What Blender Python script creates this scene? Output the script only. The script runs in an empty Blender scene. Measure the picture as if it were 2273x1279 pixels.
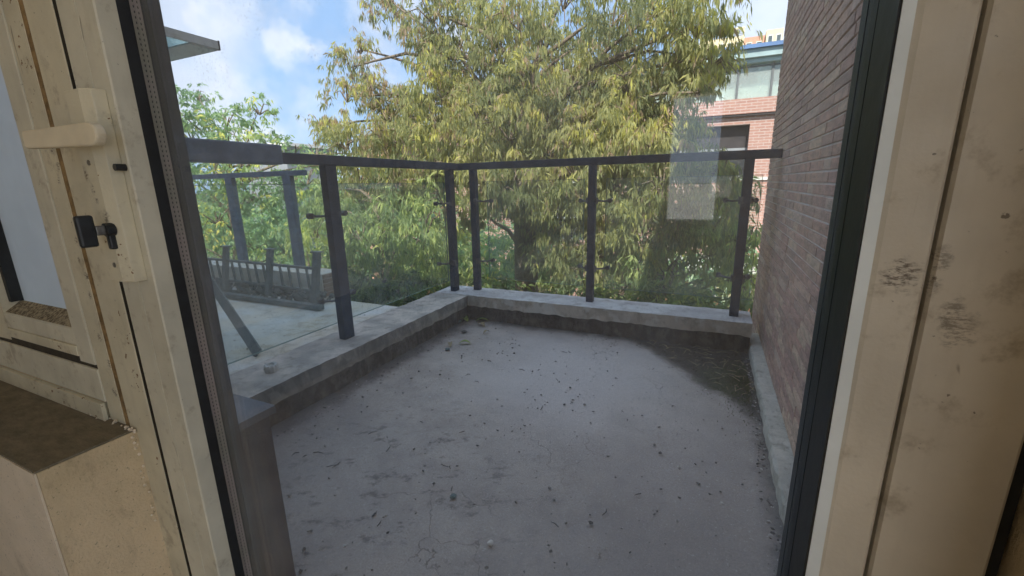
import bpy, math, random
import numpy as np
from mathutils import Vector, Matrix
S = bpy.context.scene
R = math.radians
rng = np.random.default_rng(7)
random.seed(5)

# ------------------------------------------------------------------ camera
cam = bpy.data.cameras.new('camera')
cam_o = bpy.data.objects.new('camera', cam)
S.collection.objects.link(cam_o)
S.camera = cam_o
cam.sensor_width = 36
cam.lens = 957.56 / 2273 * 36
cam.clip_start = 0.02
cam.clip_end = 2000
CR = Vector((0.90957, 0.41492, -0.02002))
CU = Vector((-0.07939, 0.22097, 0.97204))
CF = Vector((-0.40774, 0.88257, -0.23394))
CR.normalize(); CF = (CF - CR * CF.dot(CR)).normalized(); CU = CR.cross(CF)
cam_o.matrix_world = Matrix(((CR.x, CU.x, -CF.x, 0), (CR.y, CU.y, -CF.y, 0), (CR.z, CU.z, -CF.z, 0), (0, 0, 0, 1)))

def at(px, py, Y):
    """point of the place at depth Y seen in direction (px, py) from the doorway"""
    d = CR * ((px - 1136.5) / 957.56) - CU * ((py - 639.5) / 957.56) + CF
    return d * (Y / d.y)

# ------------------------------------------------------------------ light
SUN_EL, SUN_AZ = R(47), Vector((0.24, -0.97, 0)).normalized()
sun_dir = Vector((SUN_AZ.x * math.cos(SUN_EL), SUN_AZ.y * math.cos(SUN_EL), math.sin(SUN_EL)))
sl = bpy.data.lights.new('sun', 'SUN')
sl.energy = 4.3
sl.angle = R(0.6)
sl.color = (1, 0.93, 0.82)
so = bpy.data.objects.new('sun', sl)
S.collection.objects.link(so)
so.rotation_euler = sun_dir.to_track_quat('Z', 'Y').to_euler()

W = bpy.data.worlds.new('World')
S.world = W
W.use_nodes = True
nt = W.node_tree
nt.nodes.clear()
def N(tree, typ, **kw):
    n = tree.nodes.new(typ)
    for k, v in kw.items():
        setattr(n, k, v)
    return n
sky = N(nt, 'ShaderNodeTexSky', sky_type='NISHITA')
sky.sun_disc = False
sky.sun_elevation = SUN_EL
sky.sun_rotation = math.atan2(sun_dir.x, sun_dir.y)
sky.air_density = 1.0
sky.dust_density = 0.6
sky.ozone_density = 1.6
bg = N(nt, 'ShaderNodeBackground')
bg.inputs['Strength'].default_value = 0.15
wo = N(nt, 'ShaderNodeOutputWorld')
tc = N(nt, 'ShaderNodeTexCoord')
def L(tree, a, b):
    tree.links.new(a, b)
# clouds: soft cumulus banks spread over the sky dome, by direction
nz = N(nt, 'ShaderNodeTexNoise')
nz.inputs['Scale'].default_value = 6.5
nz.inputs['Detail'].default_value = 4
nz.inputs['Roughness'].default_value = 0.58
L(nt, tc.outputs['Generated'], nz.inputs['Vector'])
def wmath(op, a, b=None, c=None):
    n = N(nt, 'ShaderNodeMath', operation=op)
    for i, v in enumerate((a, b, c)):
        if v is None: continue
        if isinstance(v, (int, float)): n.inputs[i].default_value = v
        else: L(nt, v, n.inputs[i])
    return n.outputs[0]
def wmr(v, a, b, c=0, d=1):
    n = N(nt, 'ShaderNodeMapRange', interpolation_type='SMOOTHSTEP')
    L(nt, v, n.inputs[0])
    for i, x in enumerate((a, b, c, d)): n.inputs[i + 1].default_value = x
    return n.outputs[0]
nzv = nz.outputs['Fac']
total = wmr(nzv, 0.38, 0.74, 0.05, 0.72)
for (dx, dy, dz, rad, amt) in ((-.735, .626, .262, .050, .6), (-.712, .652, .256, .050, .7), (-.745, .615, .235, .05, .4), (-.82, .505, .275, .16, .50), (-.853, .497, .160, .15, .55),
                               (.05, .955, .27, .16, .6), (-.45, .88, .08, .3, .35), (.6, .7, .3, .35, .8), (-.2, -.9, .35, .5, .8), (.8, -.3, .5, .45, .7), (-.5, .2, .84, .35, .6)):
    vd = N(nt, 'ShaderNodeVectorMath', operation='DISTANCE')
    L(nt, tc.outputs['Generated'], vd.inputs[0])
    v = Vector((dx, dy, dz)).normalized()
    vd.inputs[1].default_value = v
    e = wmath('ADD', vd.outputs['Value'], wmath('MULTIPLY', wmath('SUBTRACT', nzv, 0.5), -0.30))
    m = wmr(e, rad * 0.1, rad * 1.25, amt, 0)
    total = wmath('MAXIMUM', total, m)
mixc = N(nt, 'ShaderNodeMix', data_type='RGBA')
L(nt, total, mixc.inputs[0])
# horizon whitening
sx = N(nt, 'ShaderNodeSeparateXYZ')
L(nt, tc.outputs['Generated'], sx.inputs[0])
hz = wmr(sx.outputs['Z'], 0.0, 0.8, 0.85, 0.55)
mixh = N(nt, 'ShaderNodeMix', data_type='RGBA')
L(nt, hz, mixh.inputs[0])
L(nt, sky.outputs[0], mixh.inputs[6])
mixh.inputs[7].default_value = (1.45, 2.6, 4.4, 1)
L(nt, mixh.outputs[2], mixc.inputs[6])
mixc.inputs[7].default_value = (5.2, 5.25, 5.4, 1)
L(nt, mixc.outputs[2], bg.inputs['Color'])
L(nt, bg.outputs[0], wo.inputs['Surface'])

vs = S.view_settings
vs.view_transform = 'Standard'
vs.look = 'None'
vs.exposure = 0.85
vs.gamma = 1
S.render.engine = 'CYCLES'
cy = S.cycles
cy.use_denoising = True
cy.max_bounces = 10
cy.diffuse_bounces = 5
cy.glossy_bounces = 4
cy.transmission_bounces = 8
cy.transparent_max_bounces = 24
cy.caustics_reflective = False
cy.caustics_refractive = False
cy.sample_clamp_indirect = 6

# ------------------------------------------------------------------ material helpers
class Mt:
    def __init__(s, name):
        s.m = bpy.data.materials.new(name)
        s.m.use_nodes = True
        s.t = s.m.node_tree
        s.b = s.t.nodes['Principled BSDF']
        s.o = s.t.nodes['Material Output']
    def n(s, typ, **kw): return N(s.t, typ, **kw)
    def l(s, a, b): s.t.links.new(a, b)
    def set(s, sock, v):
        if isinstance(v, bpy.types.NodeSocket): s.l(v, sock)
        else:
            if isinstance(v, tuple) and len(v) == 3 and len(sock.default_value) == 4: v = (*v, 1)
            sock.default_value = v
    def pos(s):
        return s.n('ShaderNodeNewGeometry').outputs['Position']
    def obj(s):
        return s.n('ShaderNodeTexCoord').outputs['Object']
    def map(s, vec, scale=(1, 1, 1), rot=(0, 0, 0), loc=(0, 0, 0)):
        n = s.n('ShaderNodeMapping')
        s.l(vec, n.inputs[0])
        n.inputs['Scale'].default_value = scale; n.inputs['Rotation'].default_value = rot; n.inputs['Location'].default_value = loc
        return n.outputs[0]
    def noise(s, vec, scale, detail=5, rough=.55, dist=0):
        n = s.n('ShaderNodeTexNoise')
        s.l(vec, n.inputs['Vector'])
        n.inputs['Scale'].default_value = scale; n.inputs['Detail'].default_value = detail
        n.inputs['Roughness'].default_value = rough; n.inputs['Distortion'].default_value = dist
        return n.outputs['Fac']
    def vor(s, vec, scale, feat='F1', out='Distance', rand=1):
        n = s.n('ShaderNodeTexVoronoi', feature=feat)
        s.l(vec, n.inputs['Vector']); n.inputs['Scale'].default_value = scale; n.inputs['Randomness'].default_value = rand
        return n.outputs[out]
    def mr(s, v, a, b, c=0., d=1.):
        n = s.n('ShaderNodeMapRange', interpolation_type='SMOOTHSTEP')
        s.set(n.inputs[0], v)
        for i, x in enumerate((a, b, c, d)): n.inputs[i + 1].default_value = x
        return n.outputs[0]
    def math(s, op, a, b=0.0):
        n = s.n('ShaderNodeMath', operation=op)
        s.set(n.inputs[0], a); s.set(n.inputs[1], b)
        return n.outputs[0]
    def mix(s, f, a, b, mode='MIX'):
        n = s.n('ShaderNodeMix', data_type='RGBA', blend_type=mode)
        s.set(n.inputs[0], f); s.set(n.inputs[6], a); s.set(n.inputs[7], b)
        return n.outputs[2]
    def sep(s, vec):
        n = s.n('ShaderNodeSeparateXYZ'); s.l(vec, n.inputs[0]); return n.outputs
    def dist(s, vec, p):
        n = s.n('ShaderNodeVectorMath', operation='DISTANCE'); s.l(vec, n.inputs[0]); n.inputs[1].default_value = p
        return n.outputs['Value']
    def bump(s, h, strength=.3, d=.01):
        n = s.n('ShaderNodeBump'); s.set(n.inputs['Height'], h)
        n.inputs['Strength'].default_value = strength; n.inputs['Distance'].default_value = d
        s.l(n.outputs[0], s.b.inputs['Normal'])
    def fin(s, col, rough=.8, metal=0.0, spec=.4):
        s.set(s.b.inputs['Base Color'], col); s.set(s.b.inputs['Roughness'], rough)
        s.b.inputs['Metallic'].default_value = metal; s.b.inputs['Specular IOR Level'].default_value = spec
        return s.m

def simple(name, col, rough=.7, var=.15, scale=8, metal=0, bump=.15, bscale=60, grime=None, gr=(.55, .75)):
    k = Mt(name); p = k.pos()
    n1 = k.noise(p, scale)
    dark = tuple(c * (1 - var) for c in col); light = tuple(min(1, c * (1 + var)) for c in col)
    c = k.mix(k.mr(n1, .3, .7), dark, light)
    if grime:
        c = k.mix(k.mr(k.noise(p, scale * .6, 8, .65), gr[0], gr[1], 0, .8), c, grime)
    if bump: k.bump(k.noise(p, bscale, 4), bump, .004)
    return k.fin(c, rough, metal)

M = {}
# cream door paint with grime, scratches and little chips
def cream(name, col=(.70, .66, .525), chips=0., streak=True, smudge=()):
    k = Mt(name); p = k.pos()
    c = k.mix(k.mr(k.noise(p, 9, 6), .3, .7), tuple(x * .86 for x in col), tuple(x * 1.06 for x in col))
    c = k.mix(k.mr(k.noise(k.map(p, (1, 1, .12)), 70, 5), .5, .8, 0, .12), c, (.30, .24, .14))
    c = k.mix(k.mr(k.noise(p, 24, 8, .7), .54, .72, 0, .55), c, (.27, .205, .12))
    sp = k.mr(k.noise(p, 150, 3, .6), .70, .76, 0, .75)
    c = k.mix(sp, c, (.09, .06, .035))
    # fine hair scratches
    sc = k.mr(k.noise(k.map(p, (90, 20, 9), (0, R(25), 0)), 1.0, 2, .5, 1.5), .73, .77, 0, .6)
    c = k.mix(sc, c, (.14, .095, .05))
    for (q, r_, am) in smudge:
        d_ = k.math('ADD', k.dist(k.map(p, (1, 1, .8)), (q[0], q[1], q[2] * .8)), k.math('MULTIPLY', k.math('SUBTRACT', k.noise(p, 120, 5, .7), .5), r_ * 2.2))
        c = k.mix(k.math('MULTIPLY', k.mr(d_, r_ * .3, r_, am, 0), k.mr(k.noise(k.map(p, (1, 1, 3)), 160, 4, .7), .42, .6)), c, (.10, .07, .045))
    h = k.noise(p, 300, 3)
    if chips:
        ch = k.mr(k.math('ADD', k.noise(p, 60, 4, .7), k.math('MULTIPLY', k.noise(k.map(p, (1, 1, .2)), 9, 2), .45)), .96 - chips, .975 - chips)
        c = k.mix(ch, c, k.mix(k.noise(p, 200), (.10, .055, .02), (.32, .17, .06)))
        h = k.math('SUBTRACT', h, k.math('MULTIPLY', ch, 3))
    k.bump(h, .25, .0012)
    return k.fin(c, k.mr(k.noise(p, 30), .3, .7, .38, .6), 0, .4)
M['cream'] = cream('cream_paint')
M['cream_smooth'] = cream('cream_paint_right', (0.692, 0.627, 0.518), smudge=(((.0985,.3065,-.0545),.010,.85),((.1045,.3065,-.053),.006,.7),((.1150,.3095,-.046),.007,.6),((.1280,.3095,-.083),.011,.6),((.1255,.3095,-.073),.008,.5),((.1145,.3095,-.060),.006,.55)))
M['cream_peel'] = cream('cream_paint_peeling', (.70, .64, .475), .06, smudge=[((-.872 + dx_, .318, z_), r_, .95) for dx_, z_, r_ in ((0, .062, .007), (.004, .038, .006), (-.004, .02, .006), (.002, -.07, .007), (-.006, -.10, .006), (.006, -.125, .008), (.0, -.155, .006), (-.004, -.225, .007), (.004, -.27, .008), (0, -.32, .008))] + [((-.724, .2895, .022), .006, .9), ((-.716, .2895, .004), .006, .9), ((-.712, .2895, -.01), .004, .8), ((-.700, .2895, -.030), .008, .7)])
M['cream_pale'] = simple('handle_paint', (.78, .68, .49), .38, .08, 20, bump=.05, grime=(.35, .27, .16), gr=(.6, .8))
M['rust'] = simple('rusty_groove', (.27, .175, .075), .8, .4, 60, bump=.4, bscale=300)
M['groove'] = simple('dark_groove', (.05, .042, .03), .7, .3, 60)
M['bead'] = simple('skylit_bead', (.84, .90, .92), .5, .06, 20, bump=.05)  # blue-white tint stands for sky light on the bead
M['rubber'] = simple('black_rubber', (.016, .017, .018), .55, .3, 40, bump=.1)
M['lip'] = simple('dark_outer_frame', (0.031, 0.036, 0.050), .45, .3, 30, grime=(0.109, 0.128, 0.170), gr=(.5, .75))
M['lip_brown'] = simple('brown_outer_frame', (.10, .08, .06), .6, .25, 14, grime=(.2, .18, .16), gr=(.5, .75))
def spacer():
    k = Mt('perforated_spacer'); p = k.pos(); s = k.sep(p)
    # rows of tiny holes along z
    zc = k.math('ABSOLUTE', k.math('SUBTRACT', k.math('FRACT', k.math('MULTIPLY', s['Z'], 165.)), .5))
    y1 = k.math('ABSOLUTE', k.math('SUBTRACT', s['Y'], .3503)); y2 = k.math('ABSOLUTE', k.math('SUBTRACT', s['Y'], .3550))
    ym = k.math('MULTIPLY', k.math('MINIMUM', y1, y2), 420.)
    d = k.math('ADD', k.math('MULTIPLY', zc, zc), k.math('MULTIPLY', ym, ym))
    hole = k.mr(d, .045, .09, 1, 0)
    c = k.mix(k.mr(k.noise(p, 14), .35, .65), (.30, .29, .24), (.38, .32, .30))
    c = k.mix(hole, c, (.02, .02, .02))
    return k.fin(c, .5, .0)
M['spacer'] = spacer()

def glassm(name, tint=(1, 1, 1), dust=.05, spots=.0, refl=1.0, dcol=(.62, .66, .72), streaks=0, tf=1.0, even=False, tmix=.6):
    k = Mt(name); k.t.nodes.remove(k.b); p = k.pos()
    g = k.n('ShaderNodeNewGeometry')
    dt = k.n('ShaderNodeVectorMath', operation='DOT_PRODUCT'); k.l(g.outputs['Incoming'], dt.inputs[0]); k.l(g.outputs['Normal'], dt.inputs[1])
    ca = k.math('ABSOLUTE', dt.outputs['Value'])
    fr = k.math('ADD', .042 * refl, k.math('MULTIPLY', .9, k.math('POWER', k.math('SUBTRACT', 1., ca), 5.)))
    tr = k.n('ShaderNodeBsdfTransparent'); tr.inputs[0].default_value = (*tint, 1)
    gl = k.n('ShaderNodeBsdfGlossy'); gl.inputs['Roughness'].default_value = .01
    mx = k.n('ShaderNodeMixShader'); k.l(fr, mx.inputs[0]); k.l(tr.outputs[0], mx.inputs[1]); k.l(gl.outputs[0], mx.inputs[2])
    df = k.n('ShaderNodeBsdfDiffuse'); df.inputs[0].default_value = (*dcol, 1)
    tl = k.n('ShaderNodeBsdfTranslucent'); tl.inputs[0].default_value = (*(c * tf for c in dcol), 1)
    m2 = k.n('ShaderNodeMixShader'); m2.inputs[0].default_value = tmix
    k.l(df.outputs[0], m2.inputs[1]); k.l(tl.outputs[0], m2.inputs[2])
    f = k.mr(k.noise(p, 7, 7, .6), .30, .8, dust * (.92 if even else .35), dust * (1.05 if even else 1.8))
    if streaks:
        f = k.math('ADD', f, k.mr(k.noise(k.map(p, (30, 30, 3)), 1.2, 6, .6), .55, .8, 0, streaks))
    if spots:
        v = k.vor(p, 210); pick = k.mr(k.noise(p, 16, 3), .50, .66)
        sp = k.math('MULTIPLY', k.mr(v, .10, .34, spots * 1.2, 0), pick)
        v3 = k.vor(p, 90); sp3 = k.math('MULTIPLY', k.mr(v3, .03, .12, spots * 1.4, 0), k.mr(k.noise(p, 9, 2), .45, .6))
        f = k.math('ADD', f, k.math('ADD', sp, sp3))
    m3 = k.n('ShaderNodeMixShader'); k.l(f, m3.inputs[0]); k.l(mx.outputs[0], m3.inputs[1]); k.l(m2.outputs[0], m3.inputs[2])
    k.l(m3.outputs[0], k.o.inputs['Surface'])
    return k.m
M['door_glass'] = glassm('dusty_door_glass', (1, 1, 1), .056, .12, .7, streaks=.03)
M['door_glass_in'] = glassm('inner_door_glass', (1, 1, 1), .008, 0, .8)
M['rail_glass'] = glassm('railing_glass', (.94, .97, .955), .062, 0, .9, (.66, .72, .68), 0)
M['glass_edge'] = simple('green_glass_edge', (.16, .26, .23), .2, .1, 20, bump=0)
M['win_glass'] = glassm('window_glass', (.55, .62, .62), .10, 0, 3.2, (.5, .54, .55))
M['frosted'] = glassm('frosted_glass', (.4, .4, .4), .93, 0, .6, (.93, .92, .90), even=True, tmix=.88)
M['sunroom_glass'] = glassm('sunroom_glass', (.85, .93, .91), .25, 0, 2.0, (.86, .92, .90), even=True, tmix=.3)

def metal(name, a, b, rust=(.12, .07, .05)):
    k = Mt(name); p = k.pos()
    c = k.mix(k.mr(k.noise(p, 16, 7, .65), .35, .7), a, b)
    c = k.mix(k.mr(k.noise(k.map(p, (1, 1, .25)), 60, 5, .7), .58, .75, 0, .5), c, rust)
    c = k.mix(k.mr(k.noise(k.map(p, (1, 1, .3)), 120, 3), .62, .72, 0, .45), c, (.22, .22, .24))
    k.bump(k.noise(p, 150), .15, .002)
    return k.fin(c, k.mr(k.noise(p, 20), .3, .7, .4, .75), 0, .45)
M['rail'] = metal('dark_painted_steel', (0.018, 0.027, 0.051), (0.045, 0.063, 0.109))
M['rail_dusty'] = metal('dusty_steel', (0.095, 0.136, 0.201), (0.181, 0.249, 0.345))
M['old_rail'] = metal('weathered_grey_steel', (0.138, 0.163, 0.163), (0.275, 0.300, 0.300))
M['clamp'] = metal('tarnished_clamp', (.05, .045, .045), (.25, .25, .26), (.1, .05, .03))

# balcony screed
def screed():
    k = Mt('balcony_screed'); p = k.pos(); s = k.sep(p)
    base = k.mix(k.mr(k.noise(p, 1.3, 4), .35, .65), (0.481, 0.431, 0.394), (0.720, 0.646, 0.568))
    base = k.mix(k.mr(k.noise(p, 4.5, 9, .68), .40, .66, 0, .6), base, (0.369, 0.326, 0.293))
    # light worn middle
    dm = k.dist(p, (-.62, 2.1, -1)); dm2 = k.math('ADD', dm, k.math('MULTIPLY', k.noise(p, 3, 4), .5))
    base = k.mix(k.mr(dm2, .40, 1.15, .95, 0), base, (0.833, 0.779, 0.745))
    d5 = k.dist(p, (-.15, 1.55, -1)); base = k.mix(k.mr(k.math('ADD', d5, k.math('MULTIPLY', k.noise(p, 4, 4), .4)), .3, .65, .3, 0), base, (0.750, 0.688, 0.642))
    # fine sandy grain
    gr = k.noise(p, 170, 4, .85)
    base = k.mix(k.mr(gr, .36, .64, .45, 0), base, (0.251, 0.229, 0.218), 'MIX')
    base = k.mix(k.mr(k.noise(p, 130, 3, .8), .60, .68, 0, .6), base, (0.920, 0.907, 0.826))
    # damp corner by the brick wall, olive brown
    dx = k.math('MULTIPLY', k.math('SUBTRACT', .26, s['X']), 1.0); dy = k.math('MULTIPLY', k.math('SUBTRACT', 2.72, s['Y']), .86)
    tri = k.math('ADD', k.math('MAXIMUM', dx, 0.), k.math('MAXIMUM', dy, 0.))
    tri = k.math('ADD', tri, k.math('MULTIPLY', k.math('SUBTRACT', k.noise(p, 6, 6), .5), .22))
    tri = k.math('ADD', tri, k.math('MULTIPLY', k.math('SUBTRACT', k.noise(p, 45, 5, .75), .5), .10))
    wet = k.mr(tri, .60, .74, .97, 0)
    wetc = k.mix(k.mr(k.noise(p, 22, 6, .7), .4, .65), (.028, .027, .022), (.065, .060, .048))
    wetc = k.mix(k.mr(k.math('ADD', k.dist(p, (.22, 2.3, -1)), k.math('MULTIPLY', k.noise(p, 14, 5), .25)), .25, .42, .9, 0), wetc, (.05, .068, .028))
    base = k.mix(wet, base, wetc)
    # thin dark rim along kerbs
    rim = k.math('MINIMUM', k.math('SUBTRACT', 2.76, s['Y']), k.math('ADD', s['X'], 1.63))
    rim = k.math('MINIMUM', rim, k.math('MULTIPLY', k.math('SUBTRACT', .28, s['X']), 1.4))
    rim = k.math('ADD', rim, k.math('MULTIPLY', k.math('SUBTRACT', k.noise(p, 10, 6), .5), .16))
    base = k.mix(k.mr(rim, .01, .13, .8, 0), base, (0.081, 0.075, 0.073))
    # dark drip stains toward the left front
    lx = k.map(p, (1, 1, 1), (0, 0, R(-25)))
    st = k.mr(k.noise(k.map(lx, (3.2, 4.6, 1)), 3.0, 8, .74), .53, .64, 0, .8)
    reg = k.mr(k.dist(p, (-.95, .95, -1)), .25, .75, 1, 0)
    base = k.mix(k.math('MULTIPLY', st, reg), base, (0.065, 0.065, 0.058))
    # shade toward the front put into the colour, brighter back
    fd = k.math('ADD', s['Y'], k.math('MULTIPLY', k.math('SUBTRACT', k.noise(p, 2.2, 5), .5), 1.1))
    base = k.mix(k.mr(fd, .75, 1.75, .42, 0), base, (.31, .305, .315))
    # small black drips
    v = k.vor(p, 15.); pk = k.mr(k.noise(p, 4.5, 3), .52, .60)
    base = k.mix(k.math('MULTIPLY', k.mr(v, .06, .13, .75, 0), pk), base, (0.046, 0.044, 0.044))
    # hairline cracks
    cr = k.n('ShaderNodeTexVoronoi', feature='DISTANCE_TO_EDGE'); cr.inputs['Scale'].default_value = 4.2
    wv = k.n('ShaderNodeVectorMath', operation='ADD'); k.l(p, wv.inputs[0])
    cn = k.n('ShaderNodeTexNoise'); k.l(p, cn.inputs['Vector']); cn.inputs['Scale'].default_value = 9; cn.inputs['Detail'].default_value = 6
    sc = k.n('ShaderNodeVectorMath', operation='SCALE'); k.l(cn.outputs['Color'], sc.inputs[0]); sc.inputs['Scale'].default_value = .16
    k.l(sc.outputs[0], wv.inputs[1]); k.l(wv.outputs[0], cr.inputs['Vector'])
    cm = k.math('MULTIPLY', k.mr(cr.outputs['Distance'], .002, .008, 1, 0), k.mr(k.noise(p, 2.3, 2), .56, .64))
    base = k.mix(k.math('MULTIPLY', cm, .45), base, (0.052, 0.052, 0.052))
    h = k.math('ADD', k.math('MULTIPLY', gr, .35), k.math('ADD', k.math('MULTIPLY', k.noise(p, 60, 5, .7), .8), k.math('MULTIPLY', k.noise(p, 6, 4), 2.2)))
    k.bump(k.math('SUBTRACT', h, cm), .55, .006)
    return k.fin(base, k.mr(k.noise(p, 3, 3), .3, .7, .62, .92), 0, .35)
M['screed'] = screed()

def concrete(name, a, b, stain, sfac=.6, thr=(.5, .68), sc=7, peel=None):
    k = Mt(name); p = k.pos()
    c = k.mix(k.mr(k.noise(p, sc, 7, .6), .3, .7), a, b)
    c = k.mix(k.mr(k.noise(k.map(p, (1, 1, .5)), sc * 2.2, 8, .7), thr[0], thr[1], 0, sfac), c, stain)
    if peel: c = k.mix(k.mr(k.noise(k.map(p, (1, 1, .8)), 11, 6, .6),   .50, .62, 0, .7), c, peel)
    c = k.mix(k.mr(k.noise(p, 180, 3, .7), .62, .7, 0, .5), c, tuple(x * .3 for x in stain))
    k.bump(k.math('ADD', k.noise(p, 35, 6, .7), k.math('MULTIPLY', k.noise(p, 260, 2), .4)), .5, .005)
    return k.fin(c, .88, 0, .3)
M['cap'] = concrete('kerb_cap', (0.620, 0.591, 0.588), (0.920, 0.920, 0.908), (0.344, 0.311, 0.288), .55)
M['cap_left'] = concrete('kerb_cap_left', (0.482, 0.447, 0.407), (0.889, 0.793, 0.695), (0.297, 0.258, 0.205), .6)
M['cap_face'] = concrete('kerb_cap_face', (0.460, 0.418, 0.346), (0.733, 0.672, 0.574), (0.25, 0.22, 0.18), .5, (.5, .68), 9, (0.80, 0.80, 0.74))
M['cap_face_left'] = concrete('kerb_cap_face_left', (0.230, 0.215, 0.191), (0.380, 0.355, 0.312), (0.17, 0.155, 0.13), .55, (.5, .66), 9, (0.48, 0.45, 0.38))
M['upstand'] = concrete('dark_upstand', (0.092, 0.085, 0.080), (0.202, 0.184, 0.171), (0.049, 0.050, 0.046), .8, (.42, .6), 12)  # upstand coloured darker than the caps
M['plinth'] = concrete('pale_plinth', (0.482, 0.471, 0.412), (0.697, 0.670, 0.591), (0.214, 0.199, 0.167), .6, (.5, .7), 10)
M['terrace'] = concrete('terrace_slab', (0.920, 0.806, 0.632), (0.920, 0.920, 0.883), (0.469, 0.392, 0.276), .6, (.48, .66), 4)
M['block'] = concrete('knee_wall_outside', (0.086, 0.087, 0.106), (0.138, 0.138, 0.162), (0.051, 0.051, 0.060), .6, (.5, .7), 8)
M['block_top'] = concrete('outer_sill', (0.138, 0.153, 0.180), (0.230, 0.256, 0.300), (0.069, 0.077, 0.090), .6)
M['plaster'] = concrete('cream_plaster', (0.611, 0.492, 0.311), (0.799, 0.636, 0.423), (0.235, 0.162, 0.087), .6, (.54, .74), 6)
M['plaster_pale'] = concrete('pale_plaster', (0.729, 0.636, 0.498), (0.870, 0.756, 0.610), (0.329, 0.252, 0.162), .5, (.56, .76), 5)
def sillm():
    k = Mt('dark_sill'); p = k.pos()
    c = k.mix(k.mr(k.noise(k.map(p, (1, 2.2, 1), (0, 0, R(30))), 26, 8, .7), .1, .9), (0.134, 0.114, 0.080), (0.306, 0.263, 0.190))
    c = k.mix(k.mr(k.noise(p, 90, 4, .7), .6, .72, 0, .6), c, (0.073, 0.065, 0.052))
    k.bump(k.noise(k.map(p, (1, 2.5, 1), (0, 0, R(30))), 60, 7, .7), .6, .003)
    return k.fin(c, .85, 0, .2)
M['sill'] = sillm()
M['ledge'] = concrete('dirty_ledge', (.34, .28, .18), (.5, .42, .28), (.07, .05, .03), .85, (.40, .62), 90)
M['room'] = simple('room_plaster', (.92, .87, .78), .9, .05, 3)
M['roomfloor'] = simple('room_floor', (.40, .33, .24), .6, .15, 6)
M['mortar'] = concrete('mortar', (0.850, 0.734, 0.677), (0.920, 0.920, 0.920), (0.468, 0.388, 0.349), .5)
def brickm(name, cols, rough=.7):
    k = Mt(name); p = k.pos()
    r = k.n('ShaderNodeObjectInfo').outputs['Random']
    a = k.n('ShaderNodeAttribute', attribute_name='tone').outputs['Fac']
    r = k.math('FRACT', k.math('ADD', r, a))
    cr = k.n('ShaderNodeValToRGB'); k.l(r, cr.inputs[0]); cr.color_ramp.interpolation = 'CONSTANT'
    el = cr.color_ramp.elements
    while len(el) < len(cols): el.new(0.5)
    for i, c in enumerate(cols): el[i].position = i / len(cols); el[i].color = (*c, 1)
    c = k.mix(k.mr(k.noise(k.map(p, (1, 1, 3)), 18, 6, .65), .35, .7, 0, .55), cr.outputs[0], (.17, .14, .125))
    c = k.mix(k.mr(k.noise(p, 240, 3, .7), .60, .70, 0, .5), c, (.055, .04, .036))
    k.bump(k.noise(k.map(p, (1, 1, 4)), 60, 5, .7), .35, .003)
    return k.fin(c, rough, 0, .45)
M['brick'] = brickm('brown_red_brick', [(0.596, 0.369, 0.295), (0.647, 0.411, 0.320), (0.543, 0.361, 0.295), (0.685, 0.455, 0.359), (0.579, 0.385, 0.320), (0.736, 0.532, 0.399), (0.501, 0.336, 0.280), (0.623, 0.385, 0.320), (0.694, 0.506, 0.415), (0.572, 0.353, 0.295)])
M['brick_end'] = brickm('raw_clay_brick', [(.46, .30, .20), (.40, .26, .18), (.50, .34, .24)], .9)

def far_brick(name, bw=.24, bh=.068, c1=(.42, .235, .19), c2=(.36, .20, .165), mort=(.50, .42, .38)):
    k = Mt(name); p = k.pos(); s = k.sep(p)
    cb = k.n('ShaderNodeCombineXYZ'); k.l(k.math('ADD', s['X'], s['Y']), cb.inputs[0]); k.l(s['Z'], cb.inputs[1])
    br = k.n('ShaderNodeTexBrick'); k.l(cb.outputs[0], br.inputs['Vector'])
    br.inputs['Scale'].default_value = 1; br.inputs['Brick Width'].default_value = bw; br.inputs['Row Height'].default_value = bh
    br.inputs['Mortar Size'].default_value = .009; br.inputs['Color1'].default_value = (*c1, 1); br.inputs['Color2'].default_value = (*c2, 1)
    br.inputs['Mortar'].default_value = (*mort, 1)
    c = k.mix(k.mr(k.noise(p, 2.5, 6), .5, .75, 0, .35), br.outputs['Color'], (.5, .36, .30))
    k.bump(br.outputs['Fac'], -.3, .01)
    return k.fin(c, .85, 0, .3)
M['far_brick'] = far_brick('far_red_brick')
M['far_band'] = simple('teal_grey_cladding', (.30, .42, .44), .5, .12, 3)
M['far_blue'] = simple('blue_roof', (.10, .20, .40), .5, .1, 3)
M['far_dark'] = simple('dark_recess', (.035, .033, .036), .7, .3, 4)
M['far_grey'] = simple('grey_frame', (.28, .31, .33), .5, .1, 4)
M['far_frame'] = simple('dark_grey_frame', (.13, .15, .16), .5, .1, 4)
M['far_white'] = simple('white_paint_far', (.74, .74, .70), .7, .06, 3)
M['curtain'] = simple('pale_curtain', (.80, .86, .84), .8, .1, 5)
M['cream_wall'] = simple('cream_render', (.78, .68, .44), .85, .08, 3)
M['salmon'] = simple('salmon_render', (.62, .34, .25), .85, .1, 3)
M['terracotta'] = simple('terracotta', (.55, .27, .17), .85, .15, 6)
M['green_white'] = simple('pale_green_paint', (.52, .66, .46), .7, .08, 8)
M['lawn'] = simple('garden_soil', (.06, .07, .03), .95, .4, 2, grime=(.10, .08, .05))
M['rear_bright'] = simple('pale_rear_ground', (.62, .58, .52), .9, .1, 2)
M['pave'] = simple('path_paving', (.40, .33, .27), .9, .15, 3)
M['canopy'] = simple('white_aluminium', (.86, .90, .86), .45, .08, 20, grime=(.35, .36, .33))
M['canopy_glass'] = glassm('canopy_glass', (.75, .88, .85), .40, 0, 1.0, (.62, .72, .70))
M['key'] = simple('dark_key_plastic', (.022, .024, .026), .35, .3, 60, bump=.05)
M['steel'] = simple('worn_steel', (.20, .19, .17), .35, .3, 80, metal=.8)
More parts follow.
